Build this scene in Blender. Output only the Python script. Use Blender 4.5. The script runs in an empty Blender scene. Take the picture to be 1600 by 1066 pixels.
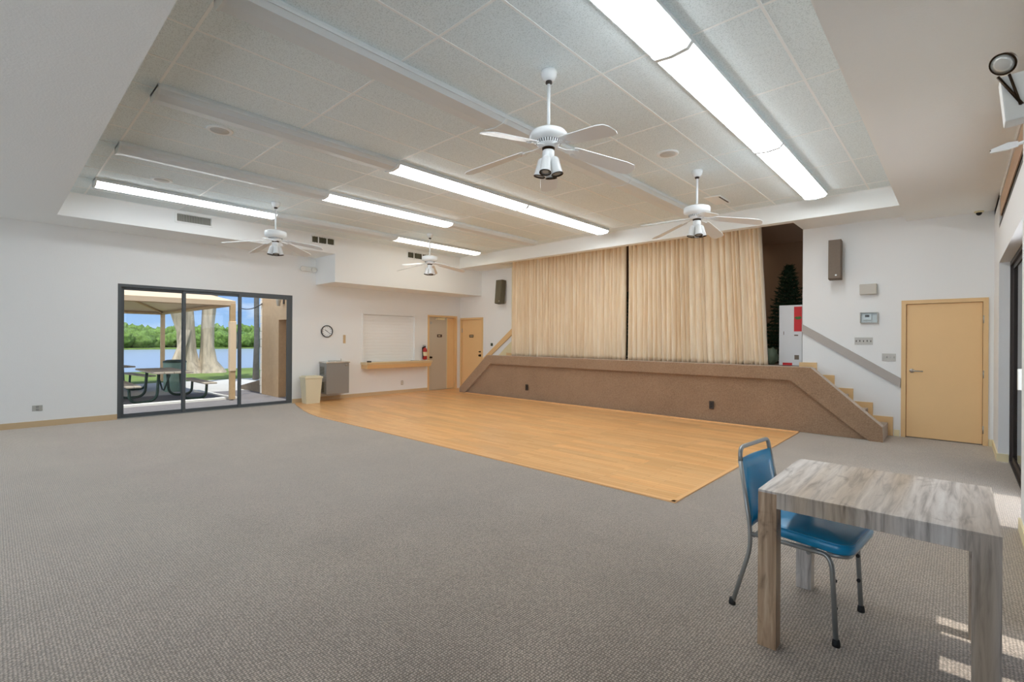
import bpy, bmesh, math, random
from mathutils import Vector, Matrix, noise
random.seed(7)
S = bpy.context.scene
COL = S.collection
PI = math.pi

# ------------------------------------------------------------------ camera
F_PX, CY, YAW, PITCH, ROLL = 755.2924, 530.1688, .7461, .0002, .0060
f0 = Vector((-math.sin(YAW), math.cos(YAW), 0)); r0 = Vector((math.cos(YAW), math.sin(YAW), 0)); u0 = Vector((0, 0, 1))
fw = f0*math.cos(PITCH) + u0*math.sin(PITCH)
up = u0*math.cos(PITCH) - f0*math.sin(PITCH)
rt = r0*math.cos(ROLL) + up*math.sin(ROLL)
up2 = up*math.cos(ROLL) - r0*math.sin(ROLL)
cd = bpy.data.cameras.new('camera'); cam = bpy.data.objects.new('camera', cd); COL.objects.link(cam)
mt = Matrix((rt, up2, -fw)).transposed().to_4x4(); mt.translation = Vector((0, 0, 1.45))
cam.matrix_world = mt
cd.sensor_fit = 'HORIZONTAL'; cd.sensor_width = 36; cd.lens = F_PX/1600*36
cd.shift_y = -(533 - CY)/1600
cd.clip_start = .02; cd.clip_end = 600
S.camera = cam

# ------------------------------------------------------------------ look
S.view_settings.view_transform = 'Standard'; S.view_settings.look = 'None'
S.view_settings.gamma = 1; S.view_settings.use_curve_mapping = False
S.view_settings.exposure = 0.24
S.cycles.max_bounces = 16; S.cycles.diffuse_bounces = 14; S.cycles.transparent_max_bounces = 12
S.cycles.sample_clamp_indirect = 6

# ------------------------------------------------------------------ world (sky with clouds)
SKY_FILL = 5.0      # sky towards the unseen windows raised this many times to fill the hall
W = bpy.data.worlds.new('sky'); S.world = W; W.use_nodes = True
nt = W.node_tree; nt.nodes.clear()
def NN(nt, t, **kw):
    n = nt.nodes.new(t)
    for k, v in kw.items():
        if k in n.inputs: n.inputs[k].default_value = v
        else: setattr(n, k, v)
    return n
out = NN(nt, 'ShaderNodeOutputWorld'); bg = NN(nt, 'ShaderNodeBackground')
tc = NN(nt, 'ShaderNodeTexCoord'); sp = NN(nt, 'ShaderNodeSeparateXYZ')
nt.links.new(tc.outputs['Generated'], sp.inputs[0])
cr = NN(nt, 'ShaderNodeValToRGB'); nt.links.new(sp.outputs['Z'], cr.inputs[0])
e = cr.color_ramp.elements
e[0].position = 0; e[0].color = (.40, .60, .90, 1); e[1].position = .5; e[1].color = (.10, .26, .70, 1)
e2 = e.new(.12); e2.color = (.20, .41, .84, 1)
mp = NN(nt, 'ShaderNodeMapping'); mp.inputs['Scale'].default_value = (3, 3, 9)
nt.links.new(tc.outputs['Generated'], mp.inputs[0])
nz = NN(nt, 'ShaderNodeTexNoise', Scale=2.2, Detail=8.0, Roughness=.6); nt.links.new(mp.outputs[0], nz.inputs['Vector'])
c2 = NN(nt, 'ShaderNodeValToRGB'); c2.color_ramp.elements[0].position = .52; c2.color_ramp.elements[1].position = .72
nt.links.new(nz.outputs['Fac'], c2.inputs[0])
mx = NN(nt, 'ShaderNodeMixRGB'); mx.inputs[2].default_value = (.85, .9, .97, 1)
nt.links.new(c2.outputs[0], mx.inputs[0]); nt.links.new(cr.outputs[0], mx.inputs[1])
dp = NN(nt, 'ShaderNodeVectorMath', operation='DOT_PRODUCT'); dp.inputs[1].default_value = (.75, -.66, 0); nt.links.new(tc.outputs['Generated'], dp.inputs[0])
sm = NN(nt, 'ShaderNodeMapRange', interpolation_type='SMOOTHSTEP'); sm.inputs['From Min'].default_value = -.25; sm.inputs['From Max'].default_value = .7
sm.inputs['To Min'].default_value = 1.0; sm.inputs['To Max'].default_value = SKY_FILL; nt.links.new(dp.outputs['Value'], sm.inputs['Value'])
hz = NN(nt, 'ShaderNodeMapRange', interpolation_type='SMOOTHSTEP'); hz.inputs['From Min'].default_value = -.25; hz.inputs['From Max'].default_value = .6; hz.inputs['To Max'].default_value = .92
nt.links.new(dp.outputs['Value'], hz.inputs['Value'])
mh = NN(nt, 'ShaderNodeMixRGB'); mh.inputs[2].default_value = (.50, .52, .545, 1); nt.links.new(hz.outputs[0], mh.inputs[0]); nt.links.new(mx.outputs[0], mh.inputs[1])
nt.links.new(mh.outputs[0], bg.inputs[0]); nt.links.new(sm.outputs[0], bg.inputs[1])
nt.links.new(bg.outputs[0], out.inputs[0])

# ------------------------------------------------------------------ sun
SUN_EL = math.radians(75)
sd = bpy.data.lights.new('sun', 'SUN'); sd.energy = 4.2; sd.angle = math.radians(.6); sd.color = (1, .97, .93)
so = bpy.data.objects.new('sun', sd); COL.objects.link(so)
sv = Vector((math.cos(SUN_EL), .0, math.sin(SUN_EL)))       # towards the sun
so.rotation_euler = sv.to_track_quat('Z', 'Y').to_euler(); so.location = (20, 0, 30)

TUBE = 10.5        # emission of the lit fluorescent lenses

# ------------------------------------------------------------------ dimensions
XL, XF, XR, XW = -10.84, -9.94, -.593, .357
ZS, ZH, ZC = 3.28, 3.36, 3.65
YN, YH, YS, YW = .685, 8.646, 8.72, 9.467
GX, GY = -2.79, 3.43
YB = -3.2

# ------------------------------------------------------------------ materials
def lin(c):
    return tuple(((v/255)/12.92 if v/255 <= .04045 else ((v/255+.055)/1.055)**2.4) for v in c) + (1,)
MATS = {}
def mat(name, rgb, rough=.6, metal=0, bump=0, bscale=60, var=0, vscale=4, spec=.5, coat=0, stretch=(1, 1, 1)):
    if name in MATS: return MATS[name]
    m = bpy.data.materials.new(name); m.use_nodes = True; MATS[name] = m
    n = m.node_tree; b = n.nodes['Principled BSDF']
    b.inputs['Base Color'].default_value = lin(rgb); b.inputs['Roughness'].default_value = rough
    b.inputs['Metallic'].default_value = metal; b.inputs['Specular IOR Level'].default_value = spec
    if coat: b.inputs['Coat Weight'].default_value = coat; b.inputs['Coat Roughness'].default_value = .1
    t = NN(n, 'ShaderNodeTexCoord'); mpn = NN(n, 'ShaderNodeMapping'); mpn.inputs['Scale'].default_value = stretch
    n.links.new(t.outputs['Object'], mpn.inputs[0])
    if var:
        z = NN(n, 'ShaderNodeTexNoise', Scale=float(vscale), Detail=5.0, Roughness=.6); n.links.new(mpn.outputs[0], z.inputs['Vector'])
        mr = NN(n, 'ShaderNodeMapRange'); mr.inputs['From Min'].default_value = .25; mr.inputs['From Max'].default_value = .75
        mr.inputs['To Min'].default_value = 1-var; mr.inputs['To Max'].default_value = 1+var
        n.links.new(z.outputs['Fac'], mr.inputs['Value'])
        vm = NN(n, 'ShaderNodeVectorMath', operation='SCALE'); vm.inputs[0].default_value = lin(rgb)[:3]
        n.links.new(mr.outputs[0], vm.inputs['Scale']); n.links.new(vm.outputs[0], b.inputs['Base Color'])
    if bump:
        z = NN(n, 'ShaderNodeTexNoise', Scale=float(bscale), Detail=3.0); n.links.new(mpn.outputs[0], z.inputs['Vector'])
        bp = NN(n, 'ShaderNodeBump', Strength=float(bump), Distance=.004); n.links.new(z.outputs['Fac'], bp.inputs['Height'])
        n.links.new(bp.outputs[0], b.inputs['Normal'])
    return m

M_WALL = mat('wall_paint', (236, 238, 238), .75, bump=.25, bscale=90)
M_CEIL = mat('soffit_paint', (240, 243, 242), .85, bump=.5, bscale=70)
M_TAN = mat('tan_trim_paint', (228, 192, 140), .45)
M_DOOR = mat('tan_door_paint', (236, 198, 144), .5, var=.02, vscale=2)
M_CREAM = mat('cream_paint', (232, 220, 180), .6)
M_BASE = mat('base_tan', (206, 180, 142), .6)
M_WHITE = mat('white_enamel', (236, 240, 242), .25)
M_PLASTIC = mat('white_plastic', (222, 222, 216), .4)
M_GREYPL = mat('grey_plastic', (176, 176, 170), .45)
M_BLACK = mat('black_rubber', (22, 22, 22), .6)
M_DARK = mat('dark_brown', (50, 40, 34), .5)
M_CHROME = mat('brushed_nickel', (190, 188, 184), .28, 1)
M_BRASS = mat('dark_bronze', (60, 48, 36), .4, 1)
M_FRAME = mat('bronze_aluminium', (82, 88, 92), .45)
M_RAILGREY = mat('grey_rail_paint', (178, 172, 166), .55)
M_SPEAK = mat('speaker_cloth', (120, 108, 96), .85, bump=.3, bscale=500, var=.06, vscale=40)
M_SPEAKG = mat('speaker_cloth_olive', (104, 98, 80), .85, bump=.3, bscale=500)
M_VENTD = mat('vent_dark', (82, 80, 64), .7)
M_STEEL = mat('fountain_grey', (150, 150, 148), .38, .35)
M_RED = mat('extinguisher_red', (185, 40, 32), .3)
M_REDP = mat('red_print', (206, 30, 34), .5)
M_GREENP = mat('green_print', (70, 110, 50), .6)
M_CARTON = mat('white_carton', (226, 228, 230), .55)
M_BIN = mat('bin_cream', (222, 214, 186), .5)
M_SIGN = mat('sign_maroon', (60, 26, 22), .5)
M_STAGEWALL = mat('stage_backwall', (176, 146, 118), .8, var=.05, vscale=1.2)
M_STUCCO = mat('stucco_tan', (204, 170, 130), .9, bump=.9, bscale=60, var=.08, vscale=14)
M_POST = mat('post_tan', (196, 164, 122), .7, var=.08, vscale=8)
M_POSTCAP = mat('post_cream_pad', (240, 212, 176), .7)
M_CANVAS = mat('canopy_canvas', (206, 180, 148), .85, bump=.3, bscale=20)
M_WOODBENCH = mat('weathered_plank', (176, 164, 146), .8, var=.15, vscale=6, stretch=(1, 8, 1))
M_GREENTUBE = mat('green_tube', (38, 66, 56), .45)
M_BARREL = mat('barrel_green', (128, 160, 146), .5, var=.12, vscale=8)
M_BARK = mat('tree_bark', (160, 146, 126), .95, bump=1, bscale=14, var=.45, vscale=4, stretch=(1.6, 1.6, .22))
M_PALMBARK = mat('palm_bark', (108, 104, 98), .95, var=.2, vscale=8)
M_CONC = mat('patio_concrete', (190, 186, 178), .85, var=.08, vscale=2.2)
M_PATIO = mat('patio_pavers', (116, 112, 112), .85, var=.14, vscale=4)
M_CURB = mat('curb_white', (236, 232, 222), .8)
M_GRASS = mat('lawn_grass', (98, 116, 50), .95, bump=1, bscale=30, var=.3, vscale=1.2)
M_MANG = mat('mangrove_leaves', (84, 108, 44), .9, bump=1, bscale=5, var=.75, vscale=2.6)
M_HILL = mat('dry_hill', (168, 142, 100), .95, var=.15, vscale=.05)
M_LEAF = mat('tree_leaves', (60, 92, 38), .8, var=.3, vscale=3)
M_PINE = mat('artificial_pine', (46, 72, 48), .8, var=.35, vscale=20)
M_BLUE = mat('blue_vinyl', (20, 148, 200), .28, var=.04, vscale=6, coat=.3)
M_TUBEG = mat('grey_tube_enamel', (158, 160, 158), .3, .5)
M_PLANT = mat('planter_stone', (140, 126, 108), .9, var=.2, vscale=8)
M_BAG = mat('storage_bag', (130, 150, 128), .5, var=.15, vscale=8)

# lake water
m = mat('lake_water', (138, 148, 158), .3, bump=.35, bscale=1.2)

# carpet: rows of small woven loops
def carpet(name, rgb, rgb2, loop=.011, gain=.6):
    m = bpy.data.materials.new(name); m.use_nodes = True; MATS[name] = m
    n = m.node_tree; b = n.nodes['Principled BSDF']; b.inputs['Roughness'].default_value = .95
    b.inputs['Specular IOR Level'].default_value = .1; b.inputs['Sheen Weight'].default_value = .95; b.inputs['Sheen Roughness'].default_value = .5; b.inputs['Sheen Tint'].default_value = (1, .93, .84, 1)
    t = NN(n, 'ShaderNodeTexCoord')
    v = NN(n, 'ShaderNodeTexVoronoi', Scale=1/loop, Randomness=.3); n.links.new(t.outputs['Object'], v.inputs['Vector'])
    z = NN(n, 'ShaderNodeTexNoise', Scale=1.3, Detail=6.0, Roughness=.7); n.links.new(t.outputs['Object'], z.inputs['Vector'])
    z2 = NN(n, 'ShaderNodeTexNoise', Scale=55.0, Detail=3.0, Roughness=.8); n.links.new(t.outputs['Object'], z2.inputs['Vector'])
    a = NN(n, 'ShaderNodeMath', operation='MULTIPLY'); a.inputs[1].default_value = gain; n.links.new(v.outputs['Distance'], a.inputs[0])
    a2 = NN(n, 'ShaderNodeMath', operation='MULTIPLY_ADD'); a2.inputs[1].default_value = .35; n.links.new(z.outputs['Fac'], a2.inputs[0]); n.links.new(a.outputs[0], a2.inputs[2])
    a3 = NN(n, 'ShaderNodeMath', operation='MULTIPLY_ADD'); a3.inputs[1].default_value = .6; n.links.new(z2.outputs['Fac'], a3.inputs[0]); n.links.new(a2.outputs[0], a3.inputs[2])
    r = NN(n, 'ShaderNodeValToRGB'); r.color_ramp.elements[0].position = .38 if gain < .9 else .45; r.color_ramp.elements[1].position = .92 if gain < .9 else 1.35
    r.color_ramp.elements[0].color = lin(rgb); r.color_ramp.elements[1].color = lin(rgb2)
    n.links.new(a3.outputs[0], r.inputs[0]); n.links.new(r.outputs[0], b.inputs['Base Color'])
    bp = NN(n, 'ShaderNodeBump', Strength=.8, Distance=.006); bp.invert = True
    n.links.new(v.outputs['Distance'], bp.inputs['Height']); n.links.new(bp.outputs[0], b.inputs['Normal'])
    return m
M_CARPET = carpet('loop_carpet', (208, 192, 175), (98, 88, 77), loop=.0135, gain=1.0)
M_STCARP = carpet('stage_carpet', (178, 148, 120), (124, 98, 76), loop=.014, gain=.4)

# laminate dance floor
def wood_floor():
    m = bpy.data.materials.new('laminate_floor'); m.use_nodes = True
    n = m.node_tree; b = n.nodes['Principled BSDF']
    t = NN(n, 'ShaderNodeTexCoord')
    br = NN(n, 'ShaderNodeTexBrick', offset=.37, squash=1.0); br.inputs['Scale'].default_value = 1
    br.inputs['Brick Width'].default_value = .55; br.inputs['Row Height'].default_value = .064; br.inputs['Mortar Size'].default_value = .0016
    br.inputs['Color1'].default_value = lin((240, 192, 134)); br.inputs['Color2'].default_value = lin((228, 174, 112)); br.inputs['Mortar'].default_value = lin((190, 134, 84))
    n.links.new(t.outputs['Object'], br.inputs['Vector'])
    br2 = NN(n, 'ShaderNodeTexBrick', offset=.37); br2.inputs['Scale'].default_value = 1
    br2.inputs['Brick Width'].default_value = 1.35; br2.inputs['Row Height'].default_value = .192; br2.inputs['Mortar Size'].default_value = .001
    br2.inputs['Color1'].default_value = (.9, .9, .9, 1); br2.inputs['Color2'].default_value = (1.08, 1.05, 1.0, 1); br2.inputs['Mortar'].default_value = (.8, .75, .7, 1)
    n.links.new(t.outputs['Object'], br2.inputs['Vector'])
    mp = NN(n, 'ShaderNodeMapping'); mp.inputs['Scale'].default_value = (1.2, 40, 1); n.links.new(t.outputs['Object'], mp.inputs[0])
    z = NN(n, 'ShaderNodeTexNoise', Scale=2.0, Detail=6.0, Roughness=.65); n.links.new(mp.outputs[0], z.inputs['Vector'])
    mr = NN(n, 'ShaderNodeMapRange'); mr.inputs['From Min'].default_value = .3; mr.inputs['From Max'].default_value = .7; mr.inputs['To Min'].default_value = .86; mr.inputs['To Max'].default_value = 1.1
    n.links.new(z.outputs['Fac'], mr.inputs['Value'])
    mu = NN(n, 'ShaderNodeMixRGB', blend_type='MULTIPLY'); mu.inputs[0].default_value = 1
    n.links.new(br.outputs['Color'], mu.inputs[1]); n.links.new(br2.outputs['Color'], mu.inputs[2])
    vm = NN(n, 'ShaderNodeVectorMath', operation='SCALE'); n.links.new(mu.outputs[0], vm.inputs[0]); n.links.new(mr.outputs[0], vm.inputs['Scale'])
    n.links.new(vm.outputs[0], b.inputs['Base Color']); b.inputs['Roughness'].default_value = .3; b.inputs['Specular IOR Level'].default_value = .4
    return m
M_LAM = wood_floor()
M_LAMTRIM = mat('laminate_reducer', (236, 186, 130), .35)

# acoustic tiles
def tile_mat():
    m = bpy.data.materials.new('acoustic_tile'); m.use_nodes = True
    n = m.node_tree; b = n.nodes['Principled BSDF']; b.inputs['Roughness'].default_value = .9
    t = NN(n, 'ShaderNodeTexCoord')
    z = NN(n, 'ShaderNodeTexNoise', Scale=95.0, Detail=2.0, Roughness=.7); n.links.new(t.outputs['Object'], z.inputs['Vector'])
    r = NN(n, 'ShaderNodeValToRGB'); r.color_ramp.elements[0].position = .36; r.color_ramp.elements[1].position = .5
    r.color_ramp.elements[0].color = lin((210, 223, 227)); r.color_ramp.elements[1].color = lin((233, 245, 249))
    n.links.new(z.outputs['Fac'], r.inputs[0])
    z2 = NN(n, 'ShaderNodeTexNoise', Scale=.7, Detail=2.0); n.links.new(t.outputs['Object'], z2.inputs['Vector'])
    mr = NN(n, 'ShaderNodeMapRange'); mr.inputs['To Min'].default_value = .94; mr.inputs['To Max'].default_value = 1.04; n.links.new(z2.outputs['Fac'], mr.inputs['Value'])
    vm = NN(n, 'ShaderNodeVectorMath', operation='SCALE'); n.links.new(r.outputs[0], vm.inputs[0]); n.links.new(mr.outputs[0], vm.inputs['Scale'])
    n.links.new(vm.outputs[0], b.inputs['Base Color'])
    bp = NN(n, 'ShaderNodeBump', Strength=.5, Distance=.003); n.links.new(z.outputs['Fac'], bp.inputs['Height']); n.links.new(bp.outputs[0], b.inputs['Normal'])
    return m
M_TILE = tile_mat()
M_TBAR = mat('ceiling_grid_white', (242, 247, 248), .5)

# lamp lenses
def lens(name, strength, tint):
    m = bpy.data.materials.new(name); m.use_nodes = True; n = m.node_tree; n.nodes.clear()
    o = NN(n, 'ShaderNodeOutputMaterial'); em = NN(n, 'ShaderNodeEmission', Strength=strength); em.inputs['Color'].default_value = tint
    n.links.new(em.outputs[0], o.inputs[0]); return m
M_LIT = lens('lit_lens', TUBE, (.925, .97, 1, 1))
M_LITW = lens('lit_lens_warm', TUBE*.5, (1, .96, .84, 1))
M_UNLIT = mat('unlit_lens', (216, 224, 228), .3)

def glass(name, tint=(1, 1, 1, 1), refl=.06):
    m = bpy.data.materials.new(name); m.use_nodes = True; n = m.node_tree; n.nodes.clear()
    o = NN(n, 'ShaderNodeOutputMaterial'); tr = NN(n, 'ShaderNodeBsdfTransparent'); tr.inputs[0].default_value = tint
    gl = NN(n, 'ShaderNodeBsdfGlossy', Roughness=.02); lw = NN(n, 'ShaderNodeFresnel', IOR=1.3)
    mxs = NN(n, 'ShaderNodeMixShader'); n.links.new(lw.outputs[0], mxs.inputs[0]); n.links.new(tr.outputs[0], mxs.inputs[1]); n.links.new(gl.outputs[0], mxs.inputs[2])
    n.links.new(mxs.outputs[0], o.inputs[0]); return m
M_GLASS = glass('clear_glass', (.93, .95, .95, 1))
M_TINT = glass('tinted_glass', (.10, .10, .11, 1))

# grey-wash table wood; the board colour runs over the edge, so it varies mostly along x
def table_wood(brown=False):
    m = bpy.data.materials.new('greywash_wood'); m.use_nodes = True; n = m.node_tree; b = n.nodes['Principled BSDF']
    t = NN(n, 'ShaderNodeTexCoord')
    def tex(sc, scale, det, dist=0.):
        mp = NN(n, 'ShaderNodeMapping'); mp.inputs['Scale'].default_value = sc; n.links.new(t.outputs['Object'], mp.inputs[0])
        z = NN(n, 'ShaderNodeTexNoise', Scale=scale, Detail=det, Roughness=.6, Distortion=dist); n.links.new(mp.outputs[0], z.inputs['Vector']); return z
    a = tex((22, 1.6, 1.6), 1.6, 8.0, .6); bnd = tex((5.5, .35, .35), 1.2, 1.0); kn = tex((3.2, 2.0, 2.0), 2.0, 3.0, 1.4)
    r = NN(n, 'ShaderNodeValToRGB'); e = r.color_ramp.elements
    e[0].position = .3; e[0].color = lin((150, 142, 134) if not brown else (132, 106, 80)); e[1].position = .72; e[1].color = lin((226, 221, 214) if not brown else (206, 184, 156))
    q = e.new(.5); q.color = lin((202, 194, 186) if not brown else (178, 150, 122))
    n.links.new(a.outputs['Fac'], r.inputs[0])
    r2 = NN(n, 'ShaderNodeValToRGB'); r2.color_ramp.elements[0].position = .38; r2.color_ramp.elements[0].color = (.74, .64, .52, 1); r2.color_ramp.elements[1].position = .62; r2.color_ramp.elements[1].color = (1.05, 1.05, 1.05, 1)
    n.links.new(bnd.outputs['Fac'], r2.inputs[0])
    r3 = NN(n, 'ShaderNodeValToRGB'); r3.color_ramp.elements[0].position = .24; r3.color_ramp.elements[0].color = (.5, .47, .44, 1); r3.color_ramp.elements[1].position = .4; r3.color_ramp.elements[1].color = (1, 1, 1, 1)
    n.links.new(kn.outputs['Fac'], r3.inputs[0])
    m1 = NN(n, 'ShaderNodeMixRGB', blend_type='MULTIPLY'); m1.inputs[0].default_value = 1; n.links.new(r.outputs[0], m1.inputs[1]); n.links.new(r2.outputs[0], m1.inputs[2])
    m2 = NN(n, 'ShaderNodeMixRGB', blend_type='MULTIPLY'); m2.inputs[0].default_value = 1; n.links.new(m1.outputs[0], m2.inputs[1]); n.links.new(r3.outputs[0], m2.inputs[2])
    n.links.new(m2.outputs[0], b.inputs['Base Color']); b.inputs['Roughness'].default_value = .42
    return m
M_TABLE = table_wood(); M_TABLEB = table_wood(True)

def curtain_mat():
    m = bpy.data.materials.new('cream_drape'); m.use_nodes = True; n = m.node_tree; b = n.nodes['Principled BSDF']
    b.inputs['Base Color'].default_value = lin((228, 204, 170)); b.inputs['Roughness'].default_value = .85; b.inputs['Sheen Weight'].default_value = .3
    t = NN(n, 'ShaderNodeTexCoord'); mp = NN(n, 'ShaderNodeMapping'); mp.inputs['Scale'].default_value = (6, 6, .6); n.links.new(t.outputs['Object'], mp.inputs[0])
    z = NN(n, 'ShaderNodeTexNoise', Scale=3.0, Detail=4.0); n.links.new(mp.outputs[0], z.inputs['Vector'])
    r = NN(n, 'ShaderNodeValToRGB'); r.color_ramp.elements[0].position = .3; r.color_ramp.elements[1].position = .7
    r.color_ramp.elements[0].color = lin((232, 212, 182)); r.color_ramp.elements[1].color = lin((247, 234, 210))
    n.links.new(z.outputs['Fac'], r.inputs[0]); n.links.new(r.outputs[0], b.inputs['Base Color'])
    return m
M_DRAPE = curtain_mat()

# ------------------------------------------------------------------ mesh helpers
class MB:
    def __init__(s, M=None): s.bm = bmesh.new(); s.M = M or Matrix()
    def v(s, p): return s.bm.verts.new(s.M @ Vector(p))
    def face(s, vs, mi=0, smooth=False):
        try: f = s.bm.faces.new(vs); f.material_index = mi; f.smooth = smooth; return f
        except ValueError: return None
    def box(s, x0, x1, y0, y1, z0, z1, mi=0):
        c = [s.v((x, y, z)) for x in (x0, x1) for y in (y0, y1) for z in (z0, z1)]
        for q in ((0, 1, 3, 2), (4, 6, 7, 5), (0, 4, 5, 1), (2, 3, 7, 6), (0, 2, 6, 4), (1, 5, 7, 3)): s.face([c[i] for i in q], mi)
        return s
    def bbox(s, x0, x1, y0, y1, z0, z1, b=.005, mi=0, seg=2):
        t = bmesh.new(); o = s.bm; s.bm = t; s.box(x0, x1, y0, y1, z0, z1, mi); s.bm = o
        bmesh.ops.bevel(t, geom=t.edges[:], offset=b, segments=seg, affect='EDGES', profile=.6)
        s.merge(t, mi, seg > 2); return s
    def merge(s, t, mi=0, smooth=False):
        mp = {v: s.bm.verts.new(v.co) for v in t.verts}
        for f in t.faces: s.face([mp[v] for v in f.verts], mi, smooth)
        t.free()
    def prism(s, pts, axis, a, b, mi=0):
        # polygon pts (2-D) extruded along axis; y: (x,z), x: (y,z), z: (x,y)
        def P(p, t): return {'y': (p[0], t, p[1]), 'x': (t, p[0], p[1]), 'z': (p[0], p[1], t)}[axis]
        A = [s.v(P(p, a)) for p in pts]; B = [s.v(P(p, b)) for p in pts]
        s.face(A, mi); s.face(B[::-1], mi)
        for i in range(len(pts)): j = (i+1) % len(pts); s.face([A[i], A[j], B[j], B[i]], mi)
        return s
    def lathe(s, prof, c=(0, 0, 0), n=32, axis=(0, 0, 1), mi=0, cap=True):
        q = Vector((0, 0, 1)).rotation_difference(Vector(axis).normalized()); c = Vector(c); R = []
        for r, z in prof:
            R.append([s.v(c + q @ Vector((r*math.cos(2*PI*i/n), r*math.sin(2*PI*i/n), z))) for i in range(n)])
        for a, b in zip(R, R[1:]):
            for i in range(n): s.face([a[i], a[(i+1) % n], b[(i+1) % n], b[i]], mi, True)
        if cap: s.face(R[0][::-1], mi); s.face(R[-1], mi)
        return s
    def tube(s, pts, r, n=10, mi=0, closed=False):
        pts = [Vector(p) for p in pts]; R = []; N = len(pts); rr = r if isinstance(r, (list, tuple)) else [r]*N
        up = None
        for i, p in enumerate(pts):
            d = (pts[(i+1) % N if closed else min(i+1, N-1)] - pts[i-1 if closed else max(i-1, 0)]).normalized()
            if up is None:
                up = Vector((0, 0, 1)) if abs(d.z) < .9 else Vector((1, 0, 0))
            x = d.cross(up).normalized(); y = x.cross(d).normalized(); up = y
            R.append([s.v(p + x*rr[i]*math.cos(2*PI*k/n) + y*rr[i]*math.sin(2*PI*k/n)) for k in range(n)])
        for i in range(N if closed else N-1):
            a, b = R[i], R[(i+1) % N]
            for k in range(n): s.face([a[k], a[(k+1) % n], b[(k+1) % n], b[k]], mi, True)
        if not closed: s.face(R[0][::-1], mi); s.face(R[-1], mi)
        return s
    def blob(s, c, r, sub=2, mi=0, amp=.25, f=1.5, sq=(1, 1, 1)):
        t = bmesh.new(); bmesh.ops.create_icosphere(t, subdivisions=sub, radius=1)
        for v in t.verts:
            k = 1 + amp*noise.noise(v.co*f + Vector(c)*3.1)*2
            v.co = Vector(c) + Vector((v.co.x*sq[0], v.co.y*sq[1], v.co.z*sq[2]))*r*k
        if s.M != Matrix(): bmesh.ops.transform(t, matrix=s.M, verts=t.verts)
        s.merge(t, mi, True); return s
    def build(s, name, m, parent=None, loc=None):
        bmesh.ops.recalc_face_normals(s.bm, faces=s.bm.faces)
        me = bpy.data.meshes.new(name); s.bm.to_mesh(me); s.bm.free()
        for k in (m if isinstance(m, (list, tuple)) else [m]): me.materials.append(k)
        o = bpy.data.objects.new(name, me); COL.objects.link(o)
        if parent: o.parent = parent
        if loc: o.location = loc
        return o
def arc(pts, rad, seg=6):
    """round the corners of a polyline"""
    P = [Vector(p) for p in pts]; o = [P[0]]
    for a, b, c in zip(P, P[1:], P[2:]):
        u = (a-b); w = (c-b); k = min(rad, u.length*.45, w.length*.45); u.normalize(); w.normalize()
        s0, s1 = b+u*k, b+w*k
        for i in range(seg+1):
            t = i/seg; o.append(s0*(1-t)**2 + b*2*t*(1-t) + s1*t**2)
    return o + [P[-1]]
def tag(o, label, cat=None, group=None, kind=None):
    o['label'] = label
    if cat: o['category'] = cat
    if group: o['group'] = group
    if kind: o['kind'] = kind
    return o
def empty(name, loc=(0, 0, 0), rz=0):
    o = bpy.data.objects.new(name, None); COL.objects.link(o); o.location = loc; o.rotation_euler = (0, 0, rz); o.empty_display_size = .1
    return o
def struct(o, label, cat='room'): return tag(o, label, cat, None, 'structure')
def copy_tree(o, parent=None):
    c = o.copy(); COL.objects.link(c); c.parent = parent
    for ch in [x for x in list(COL.objects) if x.parent == o]: copy_tree(ch, c)
    return c

# ================================================================== SHELL
# floor
b = MB(); b.box(XL-.2, XW+.2, YB, YW+.2, -.15, 0)
struct(b.build('floor', M_CARPET), 'grey-brown loop carpet covering the hall floor', 'floor')
# left wall with slider, shutter recess and door openings
b = MB(); T = .22
def wall_x(b, x0, x1, ys, ye, z1, holes):
    """wall slab between x0..x1 with rectangular holes (y0,y1,z0,z1)"""
    cuts = sorted(holes); y = ys
    for (a, c, z0, zt) in cuts:
        if a > y: b.box(x0, x1, y, a, 0, z1)
        if z0 > 0: b.box(x0, x1, a, c, 0, z0)
        if zt < z1: b.box(x0, x1, a, c, zt, z1)
        y = c
    b.box(x0, x1, y, ye, 0, z1)
wall_x(b, XL-T, XL, YB, YW+.2, 3.75, [(1.53, 4.56, 0, 2.39), (6.27, 7.86, .84, 2.06), (8.33, 9.30, 0, 2.07)])
b.box(XL-T-.02, XL-.07, 6.2, 7.95, .8, 2.1)
b.box(XL-T-.04, XL-.14, 8.2, 9.4, 0, 2.2)
struct(b.build('wall_left', M_WALL), 'white painted wall with glass sliding doors on the left', 'wall')
# far wall
b = MB(); y0, y1 = YW, YW+.2
def wall_y(b, y0, y1, xs, xe, z1, holes):
    x = xs
    for (a, c, z0, zt) in sorted(holes):
        if a > x: b.box(x, a, y0, y1, 0, z1)
        if z0 > 0: b.box(a, c, y0, y1, 0, z0)
        if zt < z1: b.box(a, c, y0, y1, zt, z1)
        x = c
    b.box(x, xe, y0, y1, 0, z1)
wall_y(b, y0, y1, XL-T, XW+.2, 3.75, [(-10.80, -9.88, 0, 2.04), (-8.62, -1.97, .0, 3.70), (-.615, .285, 0, 2.05)])
b.box(-10.9, -9.8, YW+.12, YW+.3, 0, 2.2); b.box(-.7, .4, YW+.12, YW+.3, 0, 2.2)
struct(b.build('wall_far', M_WALL), 'white painted far wall around the stage opening', 'wall')
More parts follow.
